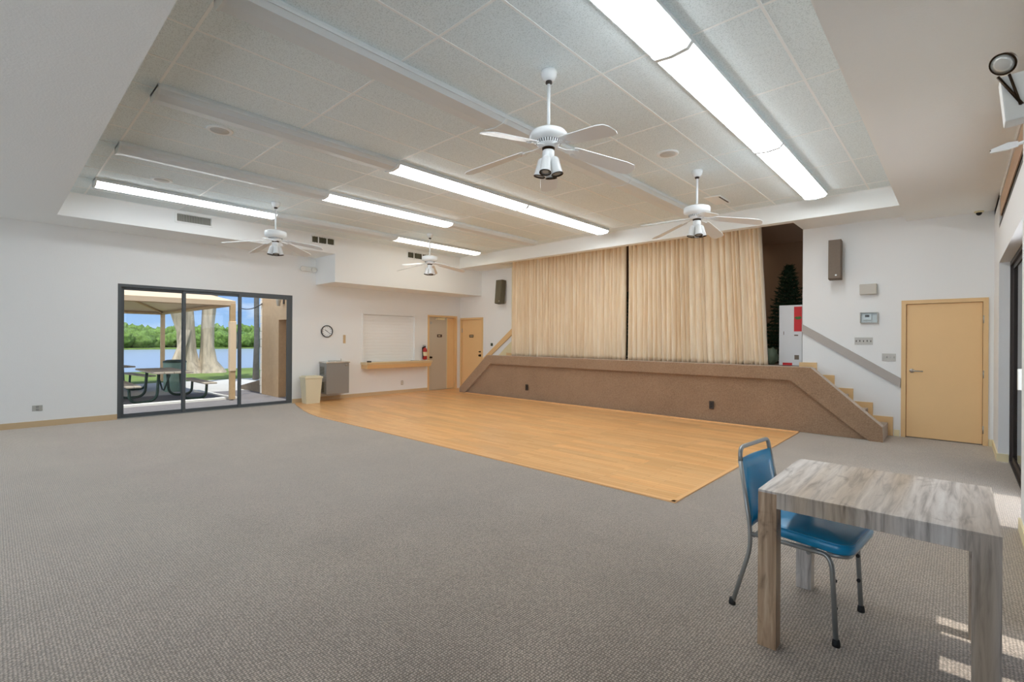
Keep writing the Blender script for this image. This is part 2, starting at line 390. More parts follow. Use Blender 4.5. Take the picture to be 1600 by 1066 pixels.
# right wall
b = MB()
R_OP = [(5.4, 8.36, 0, 2.42), (.2, 3.45, 0, 2.42), (-2.7, -.6, 0, 2.42)]
wall_x(b, XW, XW+.2, YB, YW+.2, 2.84, R_OP)
wall_x(b, XW, XW+.2, YB, YW+.2, 2.84, R_OP) if False else None
for (a, c) in ((YB, -2.7), (-.6, .2), (3.45, 5.4), (8.36, YW+.2)): b.box(XW, XW+.2, a, c, 2.84, 3.75)
b.box(XW, XW+.2, YB, YW, 3.2, 3.75)
struct(b.build('wall_right', M_WALL), 'white painted right wall with bronze sliding door and clerestory', 'wall')
b = MB(); y0, y1 = YB-.2, YB; N_OP = [(-10.4, -7.0, 0, 3.0), (-6.7, -3.3, 0, 3.0), (-3.0, -.0, 0, 3.0)]; wall_y(b, YB-.2, YB, XL-T, XW+.2, 3.75, N_OP); y0, y1 = YW, YW+.2; struct(b.build('wall_near', M_WALL), 'white wall behind the viewpoint', 'wall')  # openings made for the added glass doors that let daylight in
# soffits, bulkhead, header
b = MB()
b.box(XL, XF, YB, YW, ZS, 3.75); b.box(XR, XW, YB, YW, ZS, 3.75)
b.box(XF, XR, YB, YN, ZS, 3.75); b.box(XF, XR, YH, YH+.16, ZH, 3.75); b.box(XF, -8.62, YH+.16, YW, ZH, 3.75); b.box(-1.97, XR, YH+.16, YW, ZH, 3.75); b.box(-8.62, -1.97, YH+.16, YW, 3.7, 3.75)
struct(b.build('ceiling_soffit', M_CEIL), 'painted dropped soffit around the tiled ceiling recess', 'ceiling')
b = MB(); b.box(XL, XF+.0045, 5.085, YW, 2.672, ZC+.02)
struct(b.build('wall_bulkhead', M_WALL), 'white boxed bulkhead hanging over the serving shutter', 'wall')
b = MB(); t_ = .012
b.box(XF-.001, XF+.004, YN, 5.085, ZS+.0005, ZC)
struct(b.build('trim_1', M_WALL), 'white fascia strip on the left side of the ceiling recess', 'trim')
# ceiling tiles + grid in one mesh
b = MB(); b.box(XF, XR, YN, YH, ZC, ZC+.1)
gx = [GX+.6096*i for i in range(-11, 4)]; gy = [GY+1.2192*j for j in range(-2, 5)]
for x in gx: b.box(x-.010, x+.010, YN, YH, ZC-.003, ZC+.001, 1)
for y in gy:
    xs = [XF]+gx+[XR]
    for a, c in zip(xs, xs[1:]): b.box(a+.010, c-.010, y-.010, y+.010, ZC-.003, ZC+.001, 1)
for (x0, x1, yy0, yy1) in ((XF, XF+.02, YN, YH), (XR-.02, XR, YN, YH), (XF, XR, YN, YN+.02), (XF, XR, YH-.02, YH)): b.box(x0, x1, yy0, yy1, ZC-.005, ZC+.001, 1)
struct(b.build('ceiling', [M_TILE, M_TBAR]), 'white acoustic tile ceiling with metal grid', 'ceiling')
b = MB(); b.box(XL-.6, XW+.2, YB-.3, 13, 3.76, 3.95)
struct(b.build('roof', M_CONC), 'flat roof slab over the hall', 'roof')
# dance floor
b = MB()
poly = [(-1.85, 4.155), (-1.85, 8.69), (-9.97, 8.69), (-9.97, YW), (XL, YW), (XL, 4.62), (-10.38, 4.47), (-9.62, 4.28), (-9.08, 4.17), (-8.63, 4.12), (-7.0, 4.14)]
b.prism(poly, 'z', 0, .008)
o = b.build('dance_floor', M_LAM); struct(o, 'honey-coloured laminate dance floor laid before the stage', 'floor')
b = MB()
edge = [(-10.42, 4.49), (-9.62, 4.27), (-9.08, 4.16), (-8.63, 4.11), (-7.0, 4.13), (-1.85, 4.145)]
for (a, c) in zip(edge, edge[1:]):
    d = (Vector(c)-Vector(a)).normalized(); nn = Vector((-d.y, d.x))*.045
    b.prism([a, c, (c[0]+nn.x, c[1]+nn.y), (a[0]+nn.x, a[1]+nn.y)], 'z', .0, .013)
b.box(-9.7, -1.85, 8.655, 8.70, 0, .022)
b.box(-1.885, -1.845, 4.145, 8.70, 0, .013)
struct(b.build('trim_2', M_LAMTRIM), 'pale edging strip around the laminate dance floor', 'trim')
# baseboards
b = MB()
for (a, c) in ((YB, 1.53), (4.56, 8.28)): b.box(XL, XL+.014, a, c, 0, .095)
struct(b.build('baseboard_left', M_BASE), 'tan baseboard along the left wall', 'baseboard')
b = MB(); b.box(-.73, -.66, YW-.014, YW, 0, .095); b.box(.31, XW, YW-.014, YW, 0, .095)
struct(b.build('baseboard_far', M_CREAM), 'cream baseboard beside the tan door on the far wall', 'baseboard')
b = MB()
for (a, c) in ((8.36, YW), (3.45, 5.4)): b.box(XW-.014, XW, a, c, 0, .095)
b.box(XW-.014, XW+.09, 8.346, 8.36, 0, .095); b.box(XW-.014, XW+.09, 5.4, 5.414, 0, .095)
struct(b.build('baseboard_right', M_CREAM), 'cream baseboard along the right wall', 'baseboard')

# ================================================================== DOORS
def room_door(name, label, axis, pos, a, c, h, frame_w=.055, hinge_at='hi', leaf_inset=.035):
    """door in a wall; axis 'y': far wall (plane y=pos), axis 'x': left wall (plane x=pos). a..c = outer frame extents"""
    r = empty(name, ((a+c)/2, pos, 0) if axis == 'y' else (pos, (a+c)/2, 0)); struct(r, label, 'door')
    w = (c-a)/2
    if axis == 'x': r.rotation_euler.z = PI/2
    # local frame: x along wall, -y towards the room
    b = MB(); b.prism([(-w, 0), (-w, h), (w, h), (w, 0), (w-frame_w, 0), (w-frame_w, h-frame_w), (-w+frame_w, h-frame_w), (-w+frame_w, 0)], 'y', -.018, .10)
    b.build('door_frame', M_TAN, r)
    b = MB(); b.bbox(-w+frame_w+.004, w-frame_w-.004, leaf_inset-.02, leaf_inset+.02, .012, h-frame_w-.004, .003)
    b.build('door_leaf', M_DOOR, r)
    return r, w
d1, w1 = room_door('door_1', 'tan flush door at the foot of the right stage stairs', 'y', YW, -.645, .305, 2.075)
for z in (.219, .999, 1.771):
    MB().lathe([(.009, -.055), (.009, .055)], (w1-.05, -.012, z), 10).build('hinge', M_CHROME, d1)
b = MB(); b.lathe([(.03, 0), (.03, .012), (.024, .018), (.012, .02), (.011, .05)], (-w1+.125, .015, 1.01), 20, (0, -1, 0))
b.tube(arc([(-w1+.125, -.035, 1.01), (-w1+.15, -.045, 1.012), (-w1+.255, -.04, 1.008)], .02), .0095, 10)
b.build('lever_handle', M_CHROME, d1)
d2, w2 = room_door('door_2', 'tan door with small maroon sign left of the stage', 'y', YW, -10.825, -9.86, 2.065)
for z, rr in ((1.09, .018), (.985, .03)):
    MB().lathe([(rr*1.2, 0), (rr*1.2, .01), (rr*.5, .015), (rr*.5, .03), (rr*.9, .036), (rr*.95, .05), (rr*.5, .06)], (w2-.13, .015, z), 16, (0, -1, 0)).build('door_knob', M_BRASS, d2)
def door_sign(par, x, z, y, mk):
    b = MB(); b.bbox(x-.085, x+.085, y-.008, y, z-.038, z+.038, .002); sg = b.build('door_sign', M_SIGN, par)
    b = MB(); xx = x-.055
    for wd in mk: b.box(xx, xx+wd, y-.0095, y-.008, z-.012, z+.014); xx += wd+.008
    b.build('sign_lettering', M_CREAM, sg)
door_sign(d2, -.02, 1.535, .015, (.018, .02, .018, .02, .016))
b = MB(); b.box(-w2+.06, -w2+.075, -.01, .012, 1.64, 1.76); b.build('hinge', M_CHROME, d2)
# door in the left wall near the corner: frame, leaf ajar, side leaf
d3 = empty('door_3', (XL, 8.8, 0), PI/2); struct(d3, 'grey-cream door with dark sign in the left wall beside the corner', 'door')
w3 = .53
b = MB(); b.prism([(-w3, 0), (-w3, 2.115), (w3, 2.115), (w3, 0), (w3-.055, 0), (w3-.055, 2.06), (-w3+.05, 2.06), (-w3+.05, 0)], 'y', -.018, .10)
b.build('door_frame', M_TAN, d3)
M_DGREY = mat('greyish_door', (196, 184, 164), .45)
b = MB(); b.bbox(-w3+.055, .165, .012, .052, .012, 2.05, .003); b.build('door_leaf', M_DGREY, d3)
b = MB(); b.bbox(.185, w3-.06, .06, .10, .012, 2.05, .003); b.build('side_leaf', M_DOOR, d3)
b = MB(); b.box(.165, .19, .02, .09, .012, 2.05); b.build('meeting_stile', M_CREAM, d3)
b = MB(); b.lathe([(.03, 0), (.03, .008), (.012, .015), (.012, .035), (.027, .042), (.028, .055), (.01, .065)], (-w3+.115, .012, .93), 16, (0, -1, 0)); b.build('door_knob', M_BRASS, d3)
b = MB(); b.bbox(-.23, .05, -.045, .012, 1.99, 2.04, .006); b.tube([(-.1, -.03, 2.04), (.1, -.02, 2.07)], .008, 8); b.build('door_closer', M_CREAM, d3)
b = MB(); b.bbox(-w3+.09, -w3+.15, .0, .013, 1.86, 1.93, .002); b.build('latch_plate', M_GREYPL, d3)
door_sign(d3, -.1, 1.535, .012, (.018, .03, .018))

# sliding glass doors, left
d4 = empty('door_4', (XL, 3.045, 0), PI/2); struct(d4, 'three-panel bronze sliding glass door looking out to the lake', 'door')
W4 = 1.515; H4 = 2.39
b = MB(); b.prism([(-W4, 0), (-W4, H4), (W4, H4), (W4, 0), (W4-.05, 0), (W4-.05, H4-.05), (-W4+.05, H4-.05), (-W4+.05, 0)], 'y', .01, .13)
b.box(-W4+.05, W4-.05, .01, .13, 0, .025); b.build('outer_frame', M_FRAME, d4)
M_TRACK = mat('track_alu', (190, 190, 186), .35, .7)
b = MB(); b.box(-W4, W4, -.02, .012, 0, .014); b.build('threshold', M_TRACK, d4)
for k, (a, c, yy) in enumerate(((-W4+.05, -.535+.04, .085), (-.535-.0, .435+.045, .055), (.435-.0, W4-.05, .025))):
    p = MB(); sw = .05
    p.prism([(a, .025), (a, H4-.05), (c, H4-.05), (c, .025), (c-sw, .025), (c-sw, H4-.05-sw), (a+sw, H4-.05-sw), (a+sw, .025)], 'y', yy-.015, yy+.015)
    p.box(a+sw, c-sw, yy-.015, yy+.015, .025, .075)
    pf = p.build('sliding_panel', M_FRAME, d4)
    MB().box(a+sw, c-sw, yy-.003, yy+.003, .075, H4-.05-sw).build('glass_pane', M_GLASS, pf)
b = MB(); b.box(W4-.12, W4-.05, .0, .03, .03, H4-.05); b.build('stacked_stile', M_FRAME, d4)
# interlock strips seen on the two inner stiles
# right sliding door (bronze, tinted)
def right_slider(name, label, y0, y1, panels, h=2.42, gl=None):
    r = empty(name, (XW+.1, (y0+y1)/2, 0)); struct(r, label, 'door'); oy = (y0+y1)/2
    b = MB(); b.prism([(y0-oy, 0), (y0-oy, h), (y1-oy, h), (y1-oy, 0), (y1-oy-.04, 0), (y1-oy-.04, h-.05), (y0-oy+.04, h-.05), (y0-oy+.04, 0)], 'x', -.005, .1)
    b.box(-.005, .1, y0-oy+.04, y1-oy-.04, 0, .02); b.build('outer_frame', M_DARKFR, r)
    for (a, c, xx) in panels:
        a -= oy; c -= oy; b = MB(); s_ = .05
        b.prism([(a, .02), (a, h-.05), (c, h-.05), (c, .02), (c-s_, .02), (c-s_, h-.1), (a+s_, h-.1), (a+s_, .02)], 'x', xx-.012, xx+.012); b.box(xx-.012, xx+.012, a+s_, c-s_, .02, .09)
        pf = b.build('sliding_panel', M_DARKFR, r)
        MB().box(xx-.003, xx+.003, a+s_, c-s_, .09, h-.1).build('glass_pane', gl or M_TINT, pf)
    return r
M_DARKFR = mat('dark_bronze_frame', (62, 54, 50), .45, .4)
r5 = right_slider('door_5', 'dark bronze sliding glass door in the right wall beyond the table', 5.4, 8.36, [(6.62, 8.3, .03), (6.55, 8.2, .065)])
b = MB(); b.bbox(-.05, .02, -.42+.1, -.38+.1, 1.0, 1.2, .008, seg=3); b.build('pull_handle', M_PLASTIC, r5); 
right_slider('door_6', 'dark bronze sliding glass door beside the viewpoint', .2, 3.45, [(.24, 1.5, .03), (1.45, 2.86, .065), (2.985, 3.215, .03)])
right_slider('door_7', 'dark bronze glass door added behind the viewpoint to let in daylight', -2.7, -.6, [(-2.66, -1.6, .03), (-1.65, -.64, .065)], gl=M_GLASS)  # unseen clear-glass door, added as a daylight source
for i, (a, c, _, _) in enumerate(N_OP):  # unseen doors added to bring more daylight into the hall
    r = right_slider('door_%d' % (9+i), 'bronze sliding glass door number %s added behind the viewpoint for daylight' % ('one', 'two', 'three')[i], a, c, [(a+.04, (a+c)/2+.03, .03), ((a+c)/2-.03, c-.04, .065)], h=3.0, gl=M_GLASS)
    r.location = ((a+c)/2, YB-.08, 0); r.rotation_euler.z = -PI/2
# clerestory windows
for i, (a, c) in enumerate(((5.4, 8.36), (.2, 3.45), (-2.7, -.6))):
    r = empty('window_%d' % (i+1), (XW+.1, (a+c)/2, 2.84)); struct(r, 'dark framed clerestory window above sliding door number %s from the stage' % ('one', 'two', 'three')[i], 'window'); r.location.x = XW+.03
    hw = (c-a)/2
    b = MB(); b.prism([(-hw, 0), (-hw, .36), (hw, .36), (hw, 0), (hw-.03, 0), (hw-.03, .33), (-hw+.03, .33), (-hw+.03, .03), (hw-.03, .03), (hw-.03, 0)], 'x', -.01, .06); b.build('window_frame', M_BRASS, r)
    MB().box(.02, .026, -hw+.03, hw-.03, .03, .33).build('glass_pane', M_TINT, r)
    MB().box(-.022, -.012, -hw+.01, hw-.01, .15, .355).build('roller_blind', mat('tan_blind', (214, 186, 160), .8), r)
    MB().box(-.03, -.012, -hw+.005, hw-.005, .0, .05).build('sill_rail', M_DARKFR, r)

# ================================================================== STAGE
b = MB(); b.box(-8.9, -1.76, 8.9, 13.0, .75, 1.0); 
struct(b.build('floor_stage', M_STCARP), 'brown carpeted stage floor behind the parapet', 'stage')
b = MB(); b.box(-10.1, -.9, 12.4, 12.6, 0, 3.75); b.box(-1.1, -.95, 9.667, 12.4, 0, 3.75); b.box(-9.95, -9.8, 9.667, 12.4, 0, 3.75)
struct(b.build('wall_stage', M_STAGEWALL), 'tan painted walls inside the stage opening', 'wall')
b = MB(); b.box(-10.1, -.9, YW+.2, 12.6, 3.70, 3.75)
struct(b.build('ceiling_stage', M_STAGEWALL), 'tan ceiling above the stage', 'ceiling')
st = empty('stage_front', (-5.3, 8.8, 0)); tag(st, 'brown carpeted stage parapet with sloped ends and recessed panel', 'stage front', None, 'structure')
L = lambda x: x+5.3
outer = [(-9.98, 0), (-9.98, .13), (-8.925, 1.036), (-1.70, 1.036), (-.80, .215), (-.79, 0)]
inner = [(-.955, 0), (-1.98, .825), (-8.80, .825), (-9.78, 0)]
b = MB(); b.prism([(L(x), z) for x, z in outer+inner], 'y', -.10, .10); b.build('cap_band', M_STCARP, st)
b = MB(); b.prism([(L(x), z) for x, z in ((-9.80, .004), (-8.79, .835), (-1.97, .835), (-.94, .004))], 'y', -.03, .06); b.build('recessed_panel', M_STCARP, st)
# stairs
def stairs(name, label, xs, sgn):
    r = empty(name, (xs[0], 9.15, 0)); tag(r, label, 'stairs', None, 'structure')
    x0 = xs[0]
    for k in range(5):
        zt = 1.0-.2*k-.2
        if zt < .05: break
    pts = []
    # profile: from stage (high) down
    zs = [1.0, .8, .6, .4, .2]
    b = MB(); prof = [(xs[0]-sgn*.2-x0, 0), (xs[0]-sgn*.2-x0, 1.0)]
    for k in range(5): prof += [(xs[k]-x0, zs[k]), (xs[k]-x0, zs[k]-.2)]
    b.prism(prof, 'y', -.25, .285); b.build('carpeted_treads', M_STCARP, r)
    b = MB(); s = [(xs[0]-sgn*.2-x0, 0), (xs[0]-sgn*.2-x0, 1.085)]
    for k in range(5): s += [(xs[k]+sgn*.06-x0, zs[k]+.088), (xs[k]+sgn*.06-x0, (zs[k]-.112) if k < 4 else 0)]
    b.prism(s, 'y', .287, .316); b.build('stair_skirt', M_TAN, r)
    return r
stairs('stage_stairs', 'brown carpeted stairs up to the stage beside the tan door', [-1.81, -1.56, -1.305, -1.05, -.80], 1)
stairs('stage_stairs', 'brown carpeted stairs behind the left end of the parapet', [-8.87, -9.13, -9.38, -9.63, -9.88], -1)
# handrail boards
b = MB(); b.prism([(0, 0), (0, .145), (1.316, -.70), (1.316, -.845)], 'y', -.035, .0)
o = b.build('stair_handrail', M_RAILGREY, None, (-1.969, YW, 1.592)); tag(o, 'grey painted board handrail sloping down to the tan door', 'handrail')
b = MB(); b.prism([(0, 0), (0, .175), (-1.25, -.765), (-1.25, -.90)], 'y', -.035, 0)
o = b.build('stair_handrail', M_TAN, None, (-8.684, YW, 1.60)); tag(o, 'tan board handrail on the wall left of the curtain', 'handrail')
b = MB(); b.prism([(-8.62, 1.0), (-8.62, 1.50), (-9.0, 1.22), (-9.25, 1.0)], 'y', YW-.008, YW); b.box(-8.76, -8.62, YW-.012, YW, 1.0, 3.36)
struct(b.build('wall_warm_light', M_CREAM), 'cream overlay for warm light on the wall left of the curtain', 'trim')  # warm light on the wall, put into cream overlay boards

# curtains
def drape(name, label, x0, x1, x0b, x1b, z0, z1, n, seedv, y=9.40, gather=None):
    rnd = random.Random(seedv); NX = int(n*18); NZ = 26
    ph = []; t = 0
    ws = [rnd.uniform(.6, 1.5) for _ in range(n)]
    tot = sum(ws); cum = [0]
    for w in ws: cum.append(cum[-1]+w/tot)
    am = [rnd.uniform(.55, 1.15) for _ in range(n)]
    kx = [rnd.uniform(-.5, .5) for _ in range(n+1)]
    b = MB(); G = []
    for j in range(NZ+1):
        v = j/NZ; row = []
        for i in range(NX+1):
            u = i/NX; k = min(n-1, max(0, next((q for q in range(n) if u <= cum[q+1]), n-1))); lu = (u-cum[k])/(cum[k+1]-cum[k])
            a = am[k]*(.080+.016*v)
            yy = -a*math.sqrt(max(0, 1-(2*lu-1)**2))*1.5 + .006*math.sin(37*u+5*v)+.008*noise.noise(Vector((u*30, v*2.2, seedv)))
            xx = (x0+(x1-x0)*u)*(1-v) + (x0b+(x1b-x0b)*u)*v
            flare = max(0, v-.55)**2*.12*noise.noise(Vector((u*14, 0, seedv+3)))
            xx += .012*math.sin(2*PI*lu)*v + .02*noise.noise(Vector((u*22, v*1.3, seedv+9)))*v + flare
            row.append(b.v((xx, y+yy, z1+(z0+.012*noise.noise(Vector((u*16, 4, seedv)))-z1)*v)))
        G.append(row)
    for j in range(NZ):
        for i in range(NX): b.face([G[j][i], G[j][i+1], G[j+1][i+1], G[j+1][i]], 0, True)
    o = b.build(name, M_DRAPE); md = o.modifiers.new('thick', 'SOLIDIFY'); md.thickness = .004
    tag(o, label, 'curtain', 'stage curtains'); return o
drape('stage_curtain', 'left cream stage curtain hanging in narrow pleats', -8.60, -5.31, -8.58, -5.30, 1.01, 3.69, 36, 3)
drape('stage_curtain', 'right cream stage curtain with wide folds and flared edge', -5.24, -2.62, -5.235, -2.48, 1.01, 3.69, 27, 11)

# things on the stage
def pine(name, label, loc, H, R, seedv, nl=26):
    rnd = random.Random(seedv); r = empty(name, loc); tag(r, label, 'christmas tree', 'artificial christmas trees')
    MB().tube([(0, 0, .0), (0, 0, H*.97)], [.025, .012], 8).build('trunk', M_DARK, r)
    b = MB(); b.tube([(-.25, 0, .02), (.25, 0, .02)], .015, 6); b.tube([(0, -.25, .02), (0, .25, .02)], .015, 6); b.build('stand', M_DARK, r)
    b = MB()
    for l in range(nl):
        t = l/(nl-1); z = .12+(H-.16)*t; rad = R*(1-t)**.85+.05; nb = int(9+15*(1-t))
        for k in range(nb):
            a = 2*PI*(k/nb)+l*1.3+rnd.uniform(-.2, .2); rr = rad*rnd.uniform(.72, 1.08)
            d = Vector((math.cos(a), math.sin(a), 0)); s = Vector((-d.y, d.x, 0)); n = max(3, int(rr/.06))
            for q in range(n):
                f = (q+1)/n; c = d*rr*f + Vector((0, 0, z - .12*rr*f + .05*f*f))
                for _ in range(8):
                    w = Vector((rnd.uniform(-1, 1), rnd.uniform(-1, 1), rnd.uniform(-.5, .9))).normalized()*.075
                    p = w.cross(Vector((rnd.uniform(-1, 1), rnd.uniform(-1, 1), .3))).normalized()*.011
                    o0 = c; vs = [b.v(o0-p), b.v(o0+p), b.v(o0+w+d*.02)]
                    b.face(vs)
    b.build('branches', M_PINE, r)
    return r
pine('christmas_tree', 'tall dark artificial christmas tree behind the white carton on stage', (-2.55, 11.05, 1.0), 1.96, .50, 5)
pine('christmas_tree', 'dark artificial christmas tree glimpsed through the curtain gap', (-5.95, 10.7, 1.0), 1.6, .5, 8, 18)
# carton
ct = empty('tree_carton', (-2.22, 9.86, 1.0), math.radians(4)); tag(ct, 'tall white carton with red picture panel standing on the stage edge', 'carton')
MB().bbox(-.18, .18, -.14, .14, .01, 1.09, .004).build('box_body', M_CARTON, ct)
b = MB(); b.box(.055, .176, -.1425, -.14, .62, 1.06); b.box(.1805, .183, -.13, .13, .62, 1.06); pn = b.build('picture_panel', M_REDP, ct)
b = MB(); b.prism([(.06, .86), (.09, .885), (.115, .88), (.15, .89), (.172, .86), (.15, .835), (.10, .83)], 'y', -.1435, -.1425); b.build('wreath_print', M_GREENP, pn)
for q in ((.06, .12, .54, .562), (.065, .135, .12, .20), (-.11, -.10, .56, .62)):
    MB().box(q[0], q[1], -.1425, -.14, q[2], q[3]).build('printed_mark', M_SPEAK, ct)
b = MB(); b.box(-.12, .03, -.1425, -.14, .015, .06); b.build('red_label', M_REDP, ct)
b = MB(); b.M = Matrix.Translation((0, -.14, .05)) @ Matrix.Rotation(math.radians(60), 4, 'X'); b.box(.04, .17, -.0015, .0015, -.06, .0); b.build('torn_flap', M_CARTON, ct)
b = MB(); b.blob((0, 0, .15), .16, 3, 0, .18, 2.5, (.75, .7, 1.0))
for v in b.bm.verts: v.co.z = max(v.co.z, 0.0)
o = b.build('storage_bag', M_BAG, None, (-2.62, 10.12, 1.0)); tag(o, 'crumpled greenish storage bag on stage between curtain and carton', 'bag')

# ================================================================== LIGHT FIXTURES
M_PAN = mat('fixture_white_metal', (222, 228, 230), .4)
def fixture(x, y0, lit, label, warm=False):
    r = empty('ceiling_light', (x, (y0+y0+2.44)/2, ZC)); tag(r, label, 'ceiling light', 'fluorescent fixtures on the tile ceiling')
    hl = 1.2195
    MB().prism([(-.145, 0), (-.156, -.03), (-.156, -.05), (-.149, -.05), (-.149, -.03), (.149, -.03), (.149, -.05), (.156, -.05), (.156, -.03), (.145, 0)], 'y', -hl, hl).build('housing', M_PAN, r)
    b = MB(); b.prism([(-.1485, -.031), (-.1465, -.05), (-.118, -.084), (0, -.096), (.118, -.084), (.1465, -.05), (.1485, -.031)], 'y', -hl+.008, hl-.008)
    b.build('diffuser_lens', (M_LITW if warm else M_LIT) if lit else M_UNLIT, r)
    for s in (-1, 1):
        b = MB(); b.prism([(-.157, -.01), (-.157, -.052), (-.124, -.090), (0, -.103), (.124, -.090), (.157, -.052), (.157, -.01)], 'y', s*hl-.010*(s+1), s*hl+.010*(1-s)); b.build('end_cap', M_PAN, r)
    if lit: r['lit'] = 1
M_STAGEFILL = lens('stage_fill_lens', 2.0, (1, .93, .82, 1))
fixture(-4.0, 9.85+.2, True, 'dim fluorescent light added unseen above the stage to brighten its walls')  # lamp added behind the curtain to lift the dark stage walls
for c_ in list(COL.objects):
    if c_.parent and c_.parent.get('label', '').startswith('dim fluorescent') and c_.name.startswith('diffuser'): c_.data.materials[0] = M_STAGEFILL; c_.parent.location.z = 3.70; del c_.parent['group']
ROWX = [GX+.6096*2, GX-.6096, GX-.6096*4, GX-.6096*7, GX-.6096*10]
RN = ['rightmost row', 'second row from the right', 'middle row', 'second row from the left', 'leftmost row']
SN = ['nearest the viewpoint', 'middle of its row', 'end nearest the stage']
LIT = [(1, 1, 1), (0, 0, 0), (0, 1, 1), (0, 1, 0), (1, 0, 1)]
for i, x in enumerate(ROWX):
    for j in range(3):
        fixture(x, .98+2.44*j, LIT[i][j], '%s fluorescent ceiling light, %s, %s' % ('glowing' if LIT[i][j] else 'unlit', RN[i], SN[j]), warm=(i == 4 and j == 2))

# ================================================================== FANS
def fan(loc, ang, label, lamp0, drum=True):
    r = empty('ceiling_fan', (loc[0], loc[1], ZC)); tag(r, label, 'ceiling fan', 'white ceiling fans')
    MB().lathe([(.066, 0), (.068, -.015), (.06, -.05), (.042, -.078), (.026, -.082)], n=28).build('canopy', M_WHITE, r)
    b = MB(); b.lathe([(.026, -.08), (.028, -.097), (.016, -.107)], n=20); b.build('collar', M_DARK, r)
    MB().tube([(0, 0, -.09), (0, 0, -.49)], .0135, 14).build('downrod', M_WHITE, r)
    b = MB(); b.lathe([(.02, -.462), (.05, -.47), (.10, -.482), (.14, -.502), (.156, -.525), (.157, -.54), (.148, -.556), (.12, -.572), (.10, -.58)] if not drum else [(.02, -.462), (.13, -.468), (.158, -.478), (.165, -.492), (.165, -.54), (.155, -.556), (.12, -.572), (.10, -.58)], n=40)
    mh = b.build('motor_housing', M_WHITE, r)
    b = MB(); b.lathe([(.105, -.575), (.092, -.605), (.07, -.627), (.06, -.63)], n=36); vr = b.build('vent_ring', M_WHITE, r)
    b = MB()
    for k in range(30):
        a = 2*PI*k/30; b.M = Matrix.Rotation(a, 4, 'Z'); b.prism([(.1045, -.568), (.1075, -.57), (.096, -.602), (.093, -.600)], 'y', -.0035, .0035)
    b.M = Matrix(); b.build('vent_slots', M_BLACK, vr)
    b = MB(); b.lathe([(.055, -.625), (.05, -.645), (.03, -.655)], n=24); b.build('switch_neck', M_BRASS, r)
    b = MB(); b.lathe([(.046, -.65), (.05, -.66), (.05, -.73), (.043, -.745), (.02, -.755)], n=28); b.build('light_kit', M_WHITE, r)
    for k in range(5):
        a = math.radians(ang+72*k); R = Matrix.Rotation(a, 4, 'Z')
        tl = Matrix.Rotation(math.radians(11), 4, 'Y') @ Matrix.Rotation(math.radians(-12), 4, 'X')
        b = MB(R @ Matrix.Translation((0, 0, -.60)) @ tl)
        pts = [(.21, -.06), (.25, -.068), (.68, -.083), (.745, -.072), (.77, -.035), (.77, .035), (.745, .072), (.68, .083), (.25, .068), (.21, .06)]
        b.prism(pts, 'z', -.003, .003); bl = b.build('fan_blade', M_WHITE, r)
        b = MB(R @ Matrix.Translation((0, 0, -.604)) @ tl)
        b.prism([(.07, -.018), (.15, -.012), (.19, -.03), (.235, -.045), (.26, -.03), (.225, 0), (.26, .03), (.235, .045), (.19, .03), (.15, .012), (.07, .018)], 'z', -.004, .001)
        b.lathe([(.012, -.01), (.012, .0)], (.215, .028, 0), 8); b.lathe([(.012, -.01), (.012, 0)], (.215, -.028, 0), 8)
        b.build('blade_bracket', M_WHITE, bl)
    for k in range(4):
        a = math.radians(lamp0+90*k); d = Vector((math.cos(a), math.sin(a), 0)); ax = (d*.20+Vector((0, 0, -1))).normalized()
        b = MB(); base = d*.052+Vector((0, 0, -.725))
        b.lathe([(.012, -.02), (.03, -.005), (.036, .01), (.038, .05), (.043, .10), (.048, .132), (.046, .134), (.040, .12), (.01, .118)], base, 24, ax)
        b.tube([base-ax*.01, (0, 0, -.70)], .012, 8)
        lp = b.build('spot_lamp', M_WHITE, r)
        b = MB(); b.lathe([(.0415, .1215), (.0425, .133), (.049, .1345), (.0485, .128)], base, 24, ax, cap=False); b.lathe([(.041, .119), (.041, .1225)], base, 20, ax); b.build('lamp_rim', M_BRASS, lp)
        b = MB(); b.lathe([(.036, .1226), (.022, .126), (.008, .128)], base, 16, ax); b.build('bulb_face', M_GREYPL, lp)
fan((-2.48, 3.11), 56, 'white ceiling fan nearest, above the carpet right of centre', 20, False)
fan((-2.50, 6.22), 17, 'white ceiling fan hanging before the right stage curtain', 40)
fan((-8.15, 3.15), 43, 'white ceiling fan at left above the glass sliding door', 75)
fan((-8.17, 6.28), 63, 'white ceiling fan farthest away, near the bulkhead', 70)

# ================================================================== CEILING SPEAKERS AND VENTS
for (x, y, lb) in ((-2.53, 5.42, 'round ceiling speaker between the two right fans'), (-5.76, 1.65, 'round ceiling speaker beside the middle unlit fixture'), (-8.19, 1.63, 'round ceiling speaker nearest the leftmost light row')):
    r = empty('ceiling_speaker', (x, y, ZC)); tag(r, lb, 'ceiling speaker', 'round speakers in the ceiling tiles')
    MB().lathe([(.125, .0), (.125, -.008), (.105, -.013), (.09, -.009)], n=40).build('rim', M_TBAR, r)
    MB().lathe([(.092, -.001), (.088, -.011), (.03, -.013)], n=32).build('grille', mat('grille_grey', (200, 201, 198), .6), r)
b = MB(); b.bbox(-.12, .12, -.25, .25, -.012, 0, .003)
o = b.build('ceiling_diffuser', M_TBAR, None, (-2.78, 7.72, ZC)); o.rotation_euler = (0, math.radians(2), 0); tag(o, 'flat white vent cover in the ceiling near the stage header', 'vent')
b = MB(); b.box(.085, .11, -.2, .2, -.0135, -.012); b.build('slot', M_BLACK, o)
